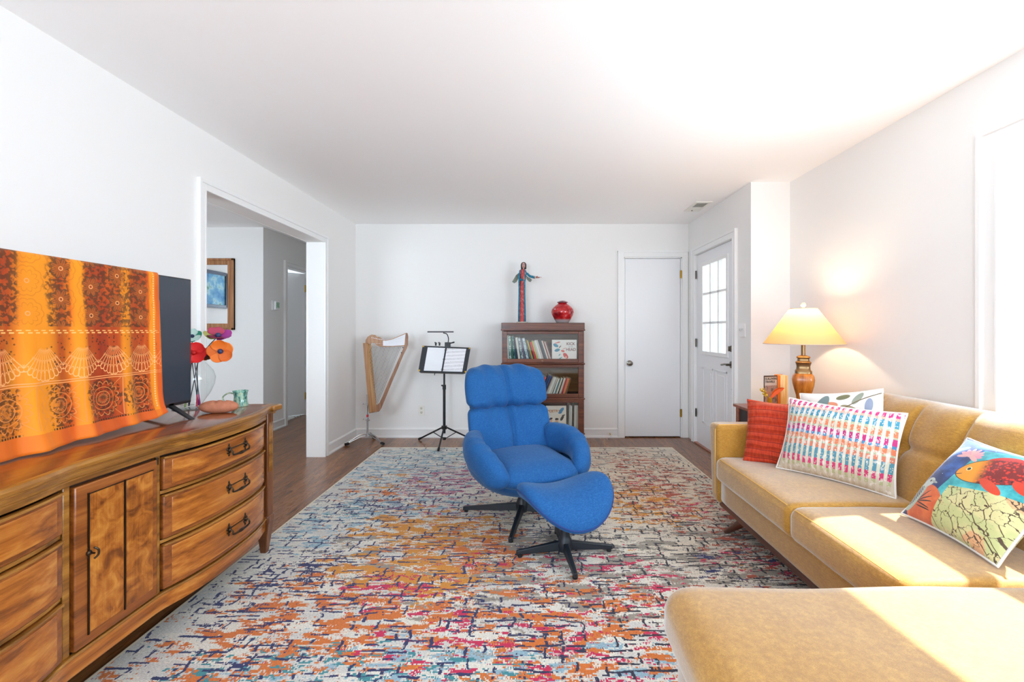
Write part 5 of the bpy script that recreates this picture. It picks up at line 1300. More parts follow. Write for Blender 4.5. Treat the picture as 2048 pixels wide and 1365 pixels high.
# ---------------------------------------------------------------- barrister bookcase
BF, BB = 4.74, 5.105; bx0, bx1 = -0.285, 0.580
def zb(y): return CH-(y-CY)/(F/BF)
bc = thing('barrister_bookcase', 'dark oak stacking bookcase with glass fronted shelves', 'bookcase', ((bx0+bx1)/2, 4.92, 0))
ztop = zb(646)
MB().box(bx0-0.006, bx1+0.006, BF-0.012, BB, zb(661), ztop).build('top_section', M['mahog'], bc, bevel=0.004)
MB().box(bx0-0.010, bx1+0.010, BF-0.018, BF-0.006, zb(662), zb(659)).build('top_bead', M['mahog'], bc, bevel=0.003)
shelf_z = []
for k, (ya, yb) in enumerate(((662, 727), (729.5, 797), (799.5, 867))):
    z1_, z0_ = zb(ya), zb(yb); shelf_z.append(z0_)
    m = MB(); m.box(bx0, bx0+0.02, BF+0.002, BB, z0_, z1_); m.build('side_panel', M['mahog'], bc, smooth=False)
    m = MB(); m.box(bx1-0.02, bx1, BF+0.002, BB, z0_, z1_); m.build('side_panel', M['mahog'], bc, smooth=False)
    MB().box(bx0+0.02, bx1-0.02, BB-0.012, BB, z0_, z1_).build('back_panel', M['mahog_in'], bc, smooth=False)
    MB().box(bx0+0.02, bx1-0.02, BF+0.025, BB-0.012, z0_, z0_+0.022).build('shelf_board', M['mahog_in'], bc, smooth=False)
    MB().tube([(bx0-0.008, BF-0.004, z0_-0.006), (bx1+0.008, BF-0.004, z0_-0.006)], 0.0085, 10).build('shelf_moulding', M['mahog'], bc)
    g0, g1, t, b = P(1014.3, 0, BF).x, P(1156.5, 0, BF).x, z1_-0.034, z0_+0.046
    m = MB(); m.box(bx0+0.008, g0, BF-0.002, BF+0.020, z0_+0.004, z1_-0.004); m.box(g1, bx1-0.008, BF-0.002, BF+0.020, z0_+0.004, z1_-0.004)
    m.box(g0, g1, BF-0.002, BF+0.020, z0_+0.004, b); m.box(g0, g1, BF-0.002, BF+0.020, t, z1_-0.004)
    d = m.build('door', M['mahog'], bc, smooth=False, bevel=0.003)
    MB().box(g0, g1, BF+0.008, BF+0.011, b, t).build('pane', M['caseglass'], d, smooth=False)
    MB().lathe([(0, 0), (0.005, 0), (0.005, 0.01), (0.009, 0.014), (0.008, 0.02), (0, 0.021)], (P(1084.5, 0, BF).x, BF-0.002, z0_+0.026), 14, axis=(0, -1, 0)).build('knob', M['oldbrass'], d)
MB().box(bx0, bx1, BF+0.004, BB, 0.0, zb(869)).build('base_section', M['mahog'], bc, bevel=0.004)

# books
def book(w_, h_, dp, x, z, lean, colr, label, group, yf=None, rough=0.5, wavy=False):
    """standing book; x = left foot of the spine, lean in radians (positive leans to the right at the top)"""
    yf = BF+0.045 if yf is None else yf
    t = thing('book', label, 'book', (x, yf, z), 0, group, rot=(0, lean, 0))
    mat = colr if not isinstance(colr, tuple) else plain('book_cloth', colr, rough)
    if lean < 0: off = w_*sin(-lean)
    else: off = 0
    t.location.z += off if lean < 0 else 0
    if lean > 0: t.location.z += w_*sin(lean)
    MB().box(0, w_, 0, dp, 0, h_).build('cover', mat, t, world=False, smooth=False, bevel=0.0015)
    MB().box(0.002, w_-0.002, 0.004, dp+0.001, h_-0.002, h_+0.0012).build('pages', M['paper'], t, world=False, smooth=False)
    return t
M['paper'] = plain('paper', (228, 222, 206), 0.8)
def crumple(name, a, b):
    n = NT(name); x, y, z = n.coord(); f = n.noise(n.vec(x, y, z*1.5), 55, 4, 0.7, 1.0); n.set(color=n.mix(n.step(f, 0.45, 0.55), srgb(*a), srgb(*b)), rough=0.12, coat=0.6); return n.m
ORD = ['first', 'second', 'third', 'fourth', 'fifth', 'sixth', 'seventh', 'eighth', 'ninth', 'tenth', 'eleventh', 'twelfth', 'thirteenth', 'fourteenth', 'fifteenth', 'sixteenth', 'seventeenth', 'eighteenth', 'nineteenth', 'twentieth', 'twenty-first', 'twenty-second', 'twenty-third']
z1s = shelf_z[0]+0.0225
def shelf_rowL(specs, x, z, group, where):
    for k, (w_, h_, colr, lean, nm) in enumerate(specs):
        l = R(lean)
        book(w_, h_, 0.19, x, z, l, colr, '%s book, %s from the left on the %s' % (nm, ORD[k], where), group)
        x += w_/cos(l)+0.0012
        if k+1 < len(specs): x += max(0, min(h_, specs[k+1][1])*(math.tan(l)-math.tan(R(specs[k+1][3]))))
    return x
tc = crumple('teal_wrap', (60, 130, 120), (214, 232, 226)); gc = crumple('grey_wrap', (84, 104, 116), (206, 220, 224)); bc2 = crumple('pale_wrap', (120, 160, 170), (222, 232, 236))
row1 = [(0.016, 0.268, (226, 228, 224), -2, 'white'), (0.022, 0.262, tc, -3, 'shiny teal wrapped'), (0.012, 0.255, (60, 104, 74), -4, 'green'), (0.018, 0.262, crumple('dark_teal_wrap', (20, 50, 66), (110, 170, 160)), -5, 'dark teal wrapped'), (0.014, 0.250, (30, 44, 66), -6, 'navy'),
        (0.024, 0.245, (214, 212, 206), -8, 'off-white'), (0.026, 0.245, gc, -10, 'grey plastic covered'), (0.015, 0.240, (120, 104, 128), -11, 'mauve'), (0.028, 0.238, bc2, -12, 'pale blue plastic covered'), (0.017, 0.228, (96, 106, 112), -14, 'slate grey'), (0.010, 0.222, (226, 190, 50), -15, 'thin yellow'),
        (0.012, 0.218, (70, 70, 62), -15.5, 'dark olive'), (0.019, 0.200, (216, 44, 36), -16, 'bright red'), (0.016, 0.216, (192, 186, 96), -16.5, 'pale olive'), (0.014, 0.214, (206, 208, 200), -17, 'light grey'), (0.019, 0.220, (232, 230, 226), -17, 'white'), (0.015, 0.224, (200, 190, 184), -17.5, 'beige'),
        (0.015, 0.228, (40, 48, 58), -18, 'black'), (0.016, 0.225, (70, 80, 90), -18, 'dark grey'), (0.012, 0.218, (224, 220, 214), -18, 'cream'), (0.012, 0.214, (150, 76, 56), -18, 'rust brown'), (0.010, 0.210, (210, 206, 200), -18, 'thin pale'), (0.012, 0.206, (110, 60, 50), -18, 'dark maroon')]
shelf_rowL(row1, -0.228, z1s, 'books leaning left on the top shelf', 'top shelf')
# picture book facing out
def cover_mat(name, base, blobs_, sc_=1.0):
    n = NT(name); x, y, z = n.coord(); c = n.mix(n.noise(n.vec(x, y, z), 30, 2)*0.2, srgb(*base), srgb(236, 232, 226))
    for (cx, cz_, a, l, w_, rgb) in blobs_:
        ca, sa = cos(a), sin(a); wob = (n.noise(n.vec(x, y, z), 60, 2)-0.5)*0.012; qx = (x-cx+wob)*ca+(z-cz_)*sa; qz = (z-cz_-wob)*ca-(x-cx)*sa
        c = n.mix(((qx/l)*(qx/l)+(qz/w_)*(qz/w_)).lt(1.0), c, srgb(*rgb))
    n.set(color=c, rough=0.35); return n.m
kx0 = P(1104, 0, BF+0.02).x; kw, kh = 0.262, 0.224
kb = thing('picture_book', 'white picture book with blue and red figures facing out on the top shelf', 'book', (kx0, BF+0.032, z1s))
MB().box(kx0, kx0+kw, BF+0.024, BF+0.040, z1s, z1s+kh).build('cover', cover_mat('kick_cover', (226, 222, 218),
    [(0.04, 0.165, -0.5, 0.03, 0.016, (40, 130, 160)), (0.055, 0.115, 0.3, 0.028, 0.016, (40, 130, 160)), (0.06, 0.195, 0.2, 0.03, 0.005, (200, 60, 70)), (0.085, 0.15, 0.8, 0.018, 0.006, (120, 90, 90)), (0.115, 0.105, -0.3, 0.02, 0.010, (200, 60, 50)), (0.145, 0.055, -0.9, 0.036, 0.020, (204, 60, 54)), (0.15, 0.04, 0.3, 0.008, 0.010, (240, 190, 170)), (0.03, 0.0, 0, 0.05, 0.012, (90, 160, 200)), (0.09, 0.03, 0.6, 0.02, 0.006, (60, 150, 150)), (0.10, 0.01, 0.2, 0.018, 0.006, (60, 150, 150)), (0.08, 0.065, 0.9, 0.014, 0.005, (60, 150, 150)), (0.13, 0.13, 0.5, 0.02, 0.003, (200, 70, 60))]), kb, smooth=False, bevel=0.001)
pm = kb.children[0]; pm.data.transform(Matrix.Translation((0, 0, 0)))
inkm = plain('cover_ink', (110, 40, 44), 0.5)
text('KICK', 0.042, (kx0+0.198, BF+0.0235, z1s+0.180), (pi/2, 0, 0), inkm, kb, 'title_lettering', sx=0.95)
text('IN THE', 0.014, (kx0+0.198, BF+0.0235, z1s+0.150), (pi/2, 0, 0), plain('cover_ink_grey', (140, 140, 150), 0.5), kb, 'title_lettering')
text('HEAD', 0.042, (kx0+0.200, BF+0.0235, z1s+0.120), (pi/2, 0, 0), inkm, kb, 'title_lettering', sx=0.95)
# middle shelf: books leaning to the right
z2s = shelf_z[1]+0.0225
row2 = [(0.018, 0.215, (28, 110, 130), 20, 'teal'), (0.022, 0.205, (214, 84, 80), 20, 'coral red'), (0.020, 0.230, (36, 52, 96), 22, 'navy blue'), (0.018, 0.222, (30, 64, 120), 22, 'royal blue'), (0.010, 0.215, (110, 76, 66), 23, 'brown'), (0.011, 0.212, (206, 196, 180), 23, 'tan'),
        (0.026, 0.205, (222, 222, 214), 22, 'white'), (0.016, 0.20, (200, 196, 186), 22, 'pale grey'), (0.014, 0.19, (226, 226, 218), 20, 'cream white'), (0.012, 0.188, (70, 120, 130), 20, 'teal topped'), (0.016, 0.192, (214, 214, 204), 19, 'silver grey'), (0.008, 0.194, (40, 34, 34), 18, 'thin black'), (0.020, 0.19, (206, 206, 200), 18, 'plain grey'), (0.012, 0.188, (180, 44, 44), 18, 'red topped'), (0.014, 0.19, (216, 120, 110), 17, 'salmon pink'), (0.010, 0.188, (220, 130, 60), 17, 'orange'), (0.013, 0.186, (96, 76, 60), 16, 'dark tan')]
x = P(1072, 0, BF+0.06).x
for k, (w_, h_, colr, lean, nm) in enumerate(row2):
    l = R(lean)
    if x+w_/cos(l)+h_*sin(l) > bx1-0.018: h_ = max(0.12, (bx1-0.022-x-w_)/sin(l)); 
    book(w_, min(h_, 0.26), 0.17, x, z2s, l, colr, '%s book leaning right, %s from the left on the middle shelf' % (nm, ORD[k]), 'books leaning right on the middle shelf')
    x += w_/cos(l)+0.0012
    if k+1 < len(row2): x += max(0, h_*(math.tan(l)-math.tan(R(row2[k+1][3]))))
    if x > 0.515: break
# bottom shelf
z3s = shelf_z[2]+0.0225
px0 = P(1092, 0, BF+0.02).x
pb = thing('picture_book', 'white poetry book with drawn figures facing out on the bottom shelf', 'book', (px0, BF+0.03, z3s))
MB().box(px0, px0+0.215, BF+0.024, BF+0.042, z3s, z3s+0.262).build('cover', cover_mat('poetry_cover', (226, 220, 210),
    [(0.165, 0.215, 0.9, 0.035, 0.016, (40, 130, 180)), (0.15, 0.19, 0.3, 0.02, 0.012, (40, 130, 180)), (0.045, 0.12, 0.5, 0.026, 0.013, (60, 44, 44)), (0.05, 0.10, 0.5, 0.02, 0.013, (220, 170, 150)), (0.115, 0.12, 0, 0.02, 0.012, (50, 50, 60)), (0.115, 0.10, 0, 0.018, 0.013, (224, 180, 160)), (0.17, 0.13, 1, 0.03, 0.014, (50, 56, 60)), (0.185, 0.16, 0.4, 0.02, 0.008, (60, 60, 64)), (0.10, 0.08, 0, 0.04, 0.010, (60, 150, 150)), (0.06, 0.05, 0, 0.05, 0.012, (200, 70, 60))]), pb, smooth=False, bevel=0.001)
text('POETRY', 0.037, (px0+0.082, BF+0.0235, z3s+0.205), (pi/2, 0, 0), plain('title_red', (190, 120, 60), 0.5), pb, 'title_lettering')
row3 = [(0.020, 0.285, (50, 52, 54), 1, 'black'), (0.018, 0.262, (196, 198, 196), 1, 'grey'), (0.011, 0.258, (228, 228, 224), 1, 'white'), (0.022, 0.285, (44, 42, 44), 1, 'charcoal'), (0.030, 0.262, (214, 212, 206), 1, 'pale grey'), (0.018, 0.262, (228, 224, 218), 0.5, 'off-white'), (0.012, 0.258, (190, 160, 140), 0.5, 'tan'), (0.014, 0.255, (150, 120, 104), 0.5, 'brown')]
x = px0+0.222
for k, (w_, h_, colr, lean, nm) in enumerate(row3):
    if x+w_+0.006 > bx1-0.022: break
    l = R(lean); book(w_, h_, 0.2, x, z3s, l, colr, 'upright %s book, %s right of the poetry book' % (nm, ORD[k]), 'upright books on the bottom shelf'); x += w_/cos(l)+0.0014

# carved angel on the bookcase
AS = F/4.90
def Z3(X, Y, d=4.90): return P(1010+X/9.1, 510+Y/9.1, d)
ag = thing('angel_figure', 'carved wooden angel in red robe and teal coat, one arm stretched out', 'figurine', (Z3(305, 1240).x, 4.90, ztop))
def robe():
    n = NT('red_robe_paint'); x, y, z = n.coord(); f = n.noise(n.vec(x, y, z*0.5), 90, 4, 0.7)
    n.set(color=n.ramp(f, [(0.36, srgb(70, 40, 50)), (0.43, srgb(176, 60, 62)), (0.56, srgb(192, 70, 66)), (0.66, srgb(200, 150, 150))]), rough=0.6); return n.m
def coat():
    n = NT('teal_coat_paint'); x, y, z = n.coord(); f = n.noise(n.vec(x, y, z*0.5), 70, 4, 0.7)
    n.set(color=n.ramp(f, [(0.34, srgb(60, 50, 80)), (0.42, srgb(20, 110, 140)), (0.58, srgb(30, 130, 160)), (0.68, srgb(150, 190, 200))]), rough=0.6); return n.m
rb, ct = robe(), coat(); skin = plain('painted_skin', (206, 160, 150), 0.5); hairm = plain('painted_hair', (50, 50, 52), 0.5)
ax_, ay_ = Z3(312, 0).x, 4.90
def zz3(Y): return Z3(0, Y).z
m = MB(); m.box(ax_-0.062, ax_+0.062, ay_-0.035, ay_+0.035, ztop, ztop+0.014); m.build('plinth', plain('plinth_stone', (190, 188, 178), 0.7), ag, bevel=0.003)
rings = []
for (Y, hw, hd_) in ((1225, 0.036, 0.028), (1100, 0.034, 0.026), (900, 0.030, 0.025), (700, 0.028, 0.024), (520, 0.026, 0.023), (440, 0.026, 0.024), (360, 0.031, 0.025), (300, 0.033, 0.024), (272, 0.022, 0.018), (262, 0.012, 0.012)):
    xo = (312 if Y > 500 else 325); xo = Z3(xo, 0).x
    rings.append([Vector((xo+hw*cos(a)*(0.94), ay_-0.006+hd_*sin(a), zz3(Y))) for a in [2*pi*k/20 for k in range(20)]])
MB().loft(rings).build('robe', rb, ag, ang=60)
# coat: open shell round the back and sides
rings = []
for (Y, hw, hd_) in ((1222, 0.041, 0.034), (1000, 0.040, 0.032), (700, 0.036, 0.030), (480, 0.037, 0.031), (360, 0.042, 0.031), (290, 0.038, 0.028), (268, 0.02, 0.018)):
    xo = Z3(308 if Y > 450 else 322, 0).x
    rings.append([Vector((xo+hw*cos(a), ay_+hd_*sin(a), zz3(Y))) for a in [R(-52)+R(284)*k/20 for k in range(21)]])
MB().loft(rings, closed=False).build('coat', ct, ag, ang=180, solid=0.004)
# head with a face
hc = Z3(338, 195); hc.y = ay_-0.004
hd = MB().sphere(hc, 0.026, 12, (0.82, 0.85, 1.2)); hd.tube([(hc.x-0.001, ay_, hc.z-0.045), (hc.x, ay_, hc.z-0.015)], 0.010, 12)
hd.tube([hc+Vector((0, -0.022, 0.006)), hc+Vector((0, -0.028, -0.006))], [0.002, 0.004], 8)
hdo = hd.build('head', skin, ag, ang=180)
MB().sphere(hc+Vector((-0.009, -0.0195, 0.006)), 0.0035, 6).sphere(hc+Vector((0.009, -0.0195, 0.006)), 0.0035, 6).build('eye', plain('eye_blue', (40, 60, 110), 0.4), hdo)
MB().sphere(hc+Vector((0, -0.021, -0.015)), 0.0045, 6, (1.2, 0.5, 0.45)).build('mouth', plain('lip_red', (190, 40, 60), 0.4), hdo)
def hairf(u, v):
    a = R(-48)+R(276)*u; t = v
    if t < 0.5:
        ph = t/0.5*pi/2; return hc+Vector((0.0295*sin(ph)*cos(a), 0.006+0.029*sin(ph)*sin(a), 0.002+0.034*cos(ph)))
    k = (t-0.5)/0.5; return hc+Vector((0.0295*cos(a)*(1-0.05*k), 0.006+0.029*sin(a), 0.002-0.040*k))
MB().grid(hairf, 24, 12).build('hair', hairm, hdo, ang=180, solid=0.004)
# arms
sh = Z3(385, 330); el_ = Z3(455, 392); wr = Z3(545, 415)
MB().tube(curve_pts([Vector((sh.x-0.01, ay_-0.002, sh.z+0.006)), Vector((sh.x+0.015, ay_-0.006, sh.z-0.012)), Vector((el_.x, ay_-0.012, el_.z)), Vector((wr.x, ay_-0.016, wr.z))], 6), [0.010+0.0009*i*0.3 for i in range(19)], 12).build('sleeve', ct, ag, ang=60)
MB().tube([(wr.x-0.002, ay_-0.016, wr.z), (wr.x+0.006, ay_-0.016, wr.z)], 0.0175, 12).build('cuff', plain('cuff_cream', (220, 206, 180), 0.6), ag)
m = MB().sphere((wr.x+0.020, ay_-0.016, wr.z+0.002), 0.015, 8, (1.15, 0.6, 0.75))
for k in range(4): m.tube([(wr.x+0.028, ay_-0.022+k*0.004, wr.z+0.003-k*0.001), (wr.x+0.055-0.003*k+(0.018 if k == 0 else 0), ay_-0.021+k*0.004, wr.z+0.001-k*0.002)], [0.0035, 0.002], 6)
m.tube([(wr.x+0.016, ay_-0.022, wr.z+0.008), (wr.x+0.030, ay_-0.024, wr.z+0.014)], [0.0035, 0.002], 6)
m.build('hand', plain('painted_hand', (170, 110, 96), 0.5), ag, ang=60)
s2 = Z3(268, 330); e2 = Z3(262, 440); w2 = Z3(330, 468)
MB().tube(curve_pts([Vector((s2.x+0.006, ay_-0.002, s2.z+0.006)), Vector((s2.x-0.004, ay_-0.01, s2.z-0.03)), Vector((e2.x, ay_-0.02, e2.z)), Vector((w2.x, ay_-0.036, w2.z))], 6), 0.0115, 12).build('sleeve', ct, ag, ang=60)
m = MB().sphere(Z3(345, 440, ay_-0.034), 0.011, 8, (0.9, 0.6, 1.1))
for k in range(4): m.tube([Z3(345, 436, ay_-0.040+k*0.003), Z3(332+k*9, 396, ay_-0.038+k*0.002)], [0.003, 0.002], 6)
m.tube([Z3(352, 445, ay_-0.04), Z3(368, 420, ay_-0.04)], [0.003, 0.002], 6)
m.build('hand', plain('painted_hand_b', (196, 130, 116), 0.5), ag, ang=60)
# wings
def wingm():
    n = NT('grey_wing'); x, y, z = n.coord(); s = ((x*1.0+z*0.6)*420).sin().gt(0.2); n.set(color=n.mix(s, srgb(150, 156, 140), srgb(60, 64, 58)), rough=0.6); return n.m
wm = wingm()
for pts in ([(250, 330), (262, 400), (235, 450), (205, 500), (165, 518), (128, 492), (160, 440), (200, 370)], [(385, 380), (420, 405), (470, 430), (492, 460), (465, 496), (430, 486), (395, 440)]):
    m = MB().loft([[Z3(a, b, ay_+0.028) for a, b in pts], [Z3(a, b, ay_+0.036) for a, b in pts]]); m.build('wing', wm, ag, smooth=False, bevel=0.002)

# red glass vase
rv = P(1125, 0, 4.90).x
def redglass():
    n = NT('red_lustre_glass'); x, y, z = n.coord(); f = n.noise(n.vec(x, y, z*1.4), 9, 3, 0.6, 0.5)
    top = n.step(z, 0.05, 0.02); c = n.ramp(f, [(0.36, srgb(120, 8, 22)), (0.50, srgb(186, 24, 30)), (0.62, srgb(200, 60, 60)), (0.70, srgb(206, 190, 188))])
    c = n.mix(top, c, srgb(186, 180, 182)); n.set(color=c, rough=0.10, coat=0.4); return n.m
rvt = thing('lidded_vase', 'round red and silver glass vase on the bookcase', 'vase', (rv, 4.90, ztop))
MB().lathe([(0, 0), (0.060, 0), (0.066, 0.004), (0.090, 0.04), (0.115, 0.085), (0.124, 0.118), (0.118, 0.148), (0.094, 0.178), (0.062, 0.202), (0.048, 0.212), (0.046, 0.222)], (rv, 4.90, ztop), 48).build('body', redglass(), rvt, ang=180)
MB().lathe([(0.0, 0.214), (0.047, 0.216), (0.060, 0.224), (0.061, 0.227), (0.046, 0.234), (0.028, 0.242), (0.0, 0.245)], (rv, 4.90, ztop), 40).build('lid', plain('smoky_lid', (140, 96, 104), 0.12, 0.5), rvt, ang=60)

# ---------------------------------------------------------------- end table, lamp, books
et = thing('end_table', 'cherry wood end table in the corner behind the sofa arm', 'side table', (1.84, 3.2, 0))
m = MB().box(1.565, 2.125, 2.965, 3.455, 0.640, 0.662); m.build('table_top', M['sidetable'], et, bevel=0.004)
for x in (1.60, 2.09):
    for y in (3.0, 3.42): MB().box(x-0.02, x+0.02, y-0.02, y+0.02, 0, 0.64).build('leg', M['sidetable'], et, bevel=0.003)
m = MB(); m.box(1.592, 1.606, 3.02, 3.40, 0.53, 0.64); m.box(2.084, 2.098, 3.02, 3.40, 0.53, 0.64); m.box(1.62, 2.07, 2.992, 3.006, 0.53, 0.64); m.box(1.62, 2.07, 3.414, 3.428, 0.53, 0.64)
m.build('apron', plain('dark_apron', (62, 54, 56), 0.5), et, smooth=False)
MB().box(1.60, 2.09, 3.0, 3.42, 0.16, 0.178).build('shelf', M['sidetable'], et, bevel=0.002)
TT = 0.662
tl = thing('table_lamp', 'wood and brass table lamp with lit cream shade', 'lamp', (1.87, 3.06, TT))
LX, LY = 1.865, 3.06
def sq(prof, c, n=4, rnd=0.0, ph=pi/4): 
    m = MB(); rings = []
    for r, z in prof:
        ring = []
        for k in range(32):
            a = 2*pi*k/32; ca, sa = cos(a), sin(a); e = 5.0; d = (abs(ca)**e+abs(sa)**e)**(-1/e)
            v = Vector((r*d*ca, r*d*sa)); v = Matrix.Rotation(ph, 2) @ v; ring.append(Vector((c[0]+v.x, c[1]+v.y, c[2]+z)))
        rings.append(ring)
    m.loft(rings); return m
zl = lambda y: CH-(y-CY)*LY/F-TT
sq([(0.052, 0), (0.055, 0.012), (0.048, 0.022), (0.044, zl(806)), (0.040, zl(800)), (0.043, zl(792)), (0.054, zl(780)), (0.064, zl(768)), (0.0665, zl(760)), (0.063, zl(752)), (0.050, zl(747))], (LX, LY, TT), ph=pi/4+0.3).build('body', M['lampwood'], tl, ang=60)
sq([(0.050, zl(747)), (0.050, zl(742)), (0.042, zl(739)), (0.040, zl(733)), (0.044, zl(728)), (0.048, zl(725)), (0.036, zl(722)), (0.034, zl(718)), (0.042, zl(715)), (0.036, zl(713)), (0.018, zl(711))], (LX, LY, TT), ph=pi/4+0.3).build('neck', M['oldbrass'], tl, ang=40)
MB().cyl((LX, LY, TT+zl(713)), (LX, LY, TT+zl(680)), 0.013).build('stem', M['oldbrass'], tl)
m = MB().cyl((LX, LY, TT+zl(680)), (LX, LY, TT+zl(664)), 0.018); m.build('socket', M['brass'], tl)
n = NT('bulb_glow'); n.set(color=(1, 0.9, 0.7, 1), emis=(1, 0.72, 0.40, 1), emiss=9.0); bulbm = n.m
MB().sphere((LX, LY, TT+zl(650)), 0.030, 10).build('bulb', bulbm, tl)
n = NT('lamp_shade_linen'); n.t.nodes.remove(n.b)
df = n.node('ShaderNodeBsdfDiffuse'); df.inputs[0].default_value = srgb(236, 206, 160); tr = n.node('ShaderNodeBsdfTranslucent'); tr.inputs[0].default_value = srgb(255, 196, 120)
mx = n.node('ShaderNodeMixShader'); mx.inputs[0].default_value = 0.50; n.t.links.new(df.outputs[0], mx.inputs[1]); n.t.links.new(tr.outputs[0], mx.inputs[2]); n.t.links.new(mx.outputs[0], n.out.inputs[0])
zs0, zs1 = CH-(688-CY)*LY/F, CH+(CY-618)*LY/F
MB().grid(lambda u, v: Vector((LX+(0.243+(0.083-0.243)*v)*cos(2*pi*u), LY+(0.243+(0.083-0.243)*v)*sin(2*pi*u), zs0+(zs1-zs0)*v)), 64, 8).build('lamp_shade', n.m, tl, ang=180)
m = MB(); 
for (rr, zz) in ((0.243, zs0), (0.083, zs1)): m.tube([(LX+rr*cos(2*pi*k/64), LY+rr*sin(2*pi*k/64), zz) for k in range(65)], 0.0025, 6, cap=False)
m.build('shade_trim', plain('shade_trim', (196, 176, 160), 0.7), tl)
m = MB().cyl((LX, LY, TT+zl(650)), (LX, LY, zs1+0.004), 0.003)
for k in range(3): m.tube([(LX, LY, zs1), (LX+0.083*cos(k*2.094), LY+0.083*sin(k*2.094), zs1-0.002)], 0.002, 6)
m.build('harp', M['brass'], tl)
MB().sphere((LX, LY, zs1+0.028), 0.017, 10).lathe([(0.004, 0), (0.009, 0.004), (0.006, 0.012)], (LX, LY, zs1), 12).build('finial', plain('crystal_finial', (236, 224, 196), 0.05, coat=1.0), tl)
pl = bpy.data.lights.new('lamp_bulb_light', 'POINT'); pl.energy = 8; pl.color = (1.0, 0.76, 0.50); pl.shadow_soft_size = 0.03
plo = bpy.data.objects.new('lamp_bulb_light', pl); col.objects.link(plo); plo.location = (LX, LY, TT+zl(650)+0.055)

# big book on the end table
gb = thing('large_book', 'thick old hardback book titled Gullivers Travels standing on the end table', 'book', (0, 0, 0))
BD = 3.30; g0 = P(1527, 0, BD-0.06); 
gx = P(1528, 0, BD).x; gx1 = P(1557.5, 0, BD).x; gtop = CH-(752-CY)*BD/F
gang = R(-32)
gb.location = (gx, BD, TT); gb.rotation_euler = (0, 0, R(14))
def fore():
    n = NT('page_edges'); x, y, z = n.coord(); s = n.noise(n.vec(x*60, y*300, z*4), 1, 3)
    n.set(color=n.mix(n.step(s, 0.4, 0.6), srgb(230, 190, 110), srgb(248, 236, 200)), rough=0.7); return n.m
gh = gtop-TT; gw = 0.118
orm = plain('orange_cloth_cover', (226, 124, 34), 0.6)
m = MB(); m.box(0, gw, 0.0, 0.004, 0, gh); m.build('front_cover', plain('dark_cover', (58, 40, 34), 0.5), gb, world=False, smooth=False, bevel=0.001)
def gcover():
    n = NT('cover_picture'); x, y, z = n.coord(); f = n.noise(n.vec(x, y, z), 26, 4, 0.7)
    c = n.ramp(f, [(0.4, srgb(110, 84, 78)), (0.5, srgb(160, 140, 136)), (0.6, srgb(176, 120, 96))]); c = n.mix(z.gt(gh*0.68), c, srgb(188, 180, 176)); n.set(color=c, rough=0.4); return n.m
MB().box(0.006, gw-0.006, -0.001, 0.0, 0.012, gh-0.010).build('cover_picture', gcover(), gb, world=False, smooth=False)
MB().box(gw, gw+0.030, 0.0, 0.035, 0, gh).build('spine', orm, gb, world=False, bevel=0.006)
MB().box(gw+0.0305, gw+0.098, 0.008, 0.060, 0.003, gh-0.004).build('pages', fore(), gb, world=False, smooth=False)
MB().box(gw+0.0305, gw+0.102, 0.060, 0.064, 0, gh).build('back_cover', orm, gb, world=False, smooth=False, bevel=0.001)
o = text("GULLIVERS", 0.0215, (0, 0, 0), (pi/2, 0, 0), M['dark'], None, 'title_lettering'); o.parent = gb; o.location = (gw/2, -0.0014, gh-0.024)
o = text("TRAVELS", 0.0215, (0, 0, 0), (pi/2, 0, 0), M['dark'], None, 'title_lettering'); o.parent = gb; o.location = (gw/2-0.008, -0.0014, gh-0.046)
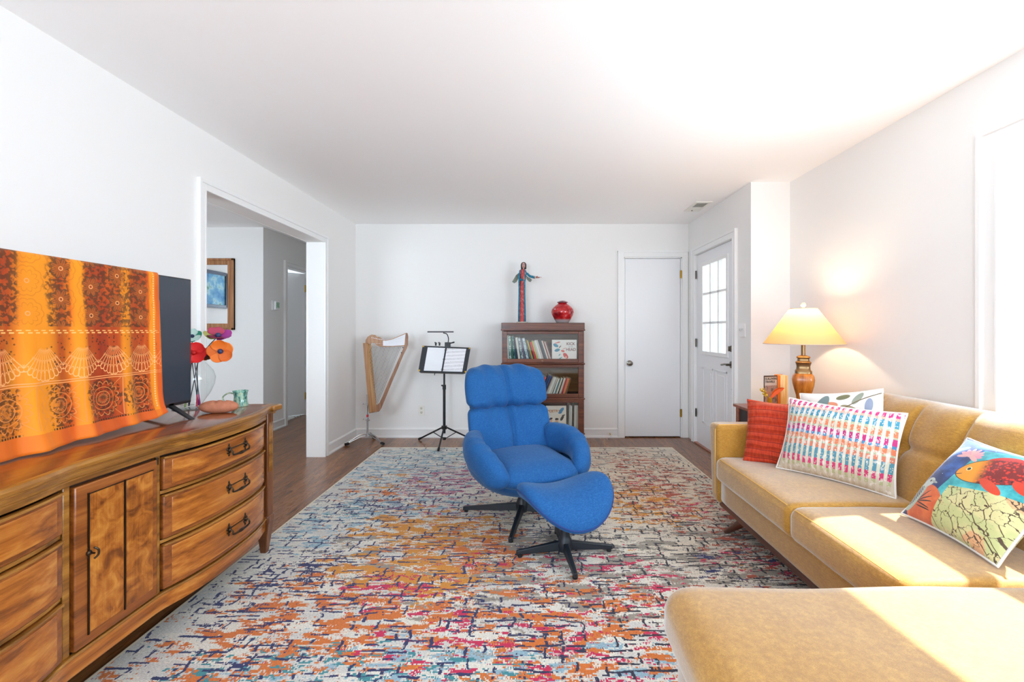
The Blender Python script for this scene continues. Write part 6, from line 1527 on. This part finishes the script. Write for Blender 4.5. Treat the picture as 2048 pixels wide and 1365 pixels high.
# small vase with gold berries and an orange feather
sc_ = P(1539, 0, 3.16); sv = thing('bud_vase', 'small amber glass bud vase beside the thick old book', 'vase', (sc_.x, 3.16, TT))
n = NT('amber_glass'); n.set(color=srgb(230, 160, 30), rough=0.08, trans=0.5, ior=1.3, coat=0.5); amber = n.m
MB().lathe([(0, 0), (0.024, 0), (0.026, 0.003), (0.016, 0.012), (0.010, 0.022)], (sc_.x, 3.16, TT), 24).build('foot', M['vaseglass'], sv)
MB().lathe([(0.0, 0.018), (0.010, 0.018), (0.013, 0.03), (0.014, 0.05), (0.017, 0.066), (0.014, 0.08), (0.017, 0.092)], (sc_.x, 3.16, TT), 24).build('bowl', amber, sv, ang=180)
ft = thing('orange_feather', 'orange feather standing in the bud vase', 'feather', (sc_.x, 3.16, TT+0.04))
def leaf(u, v):
    s = u*2-1; t = v; x = sc_.x+0.0+0.084*t**1.2; z = TT+0.085+0.075*t+0.012*sin(t*pi); wd = 0.016*sin(min(1, t*1.02)*pi*0.93+0.12)**0.8
    return Vector((x-wd*s*0.62, 3.155-0.01*s*s-0.02*t, z+wd*s))
MB().grid(leaf, 8, 20).build('vane', plain('orange_feather', (226, 84, 16), 0.6), ft, ang=180, solid=0.001)
MB().tube([(sc_.x, 3.16, TT+0.03)]+[leaf(0.5, k/6) for k in range(7)], 0.0013, 6).build('quill', plain('quill', (220, 140, 50), 0.5), ft)
bs = thing('berry_sprig', 'dried gold berry sprig leaning out of the bud vase', 'dried flower', (sc_.x, 3.16, TT+0.04))
gm = plain('gold_berry', (206, 170, 60), 0.3, 0.4); m = MB(); tips = []
for k in range(22):
    t = 0.3+0.7*random.random(); a = random.uniform(-0.5, 0.55)
    x = sc_.x-0.012-0.050*t+0.03*a*t; z = TT+0.075+0.085*t+0.05*(a)*t*0.6
    tips.append(Vector((x, 3.155+random.uniform(-0.012, 0.012), z)))
m = MB()
for p in tips: m.tube(curve_pts([(sc_.x, 3.16, TT+0.05), (sc_.x-0.006, 3.158, TT+0.09), p], 4), 0.0009, 5)
m.build('stalk', gm, bs)
m = MB()
for p in tips: m.sphere(p, random.uniform(0.005, 0.0075), 6)
m.build('berries', gm, bs)['kind'] = 'stuff'
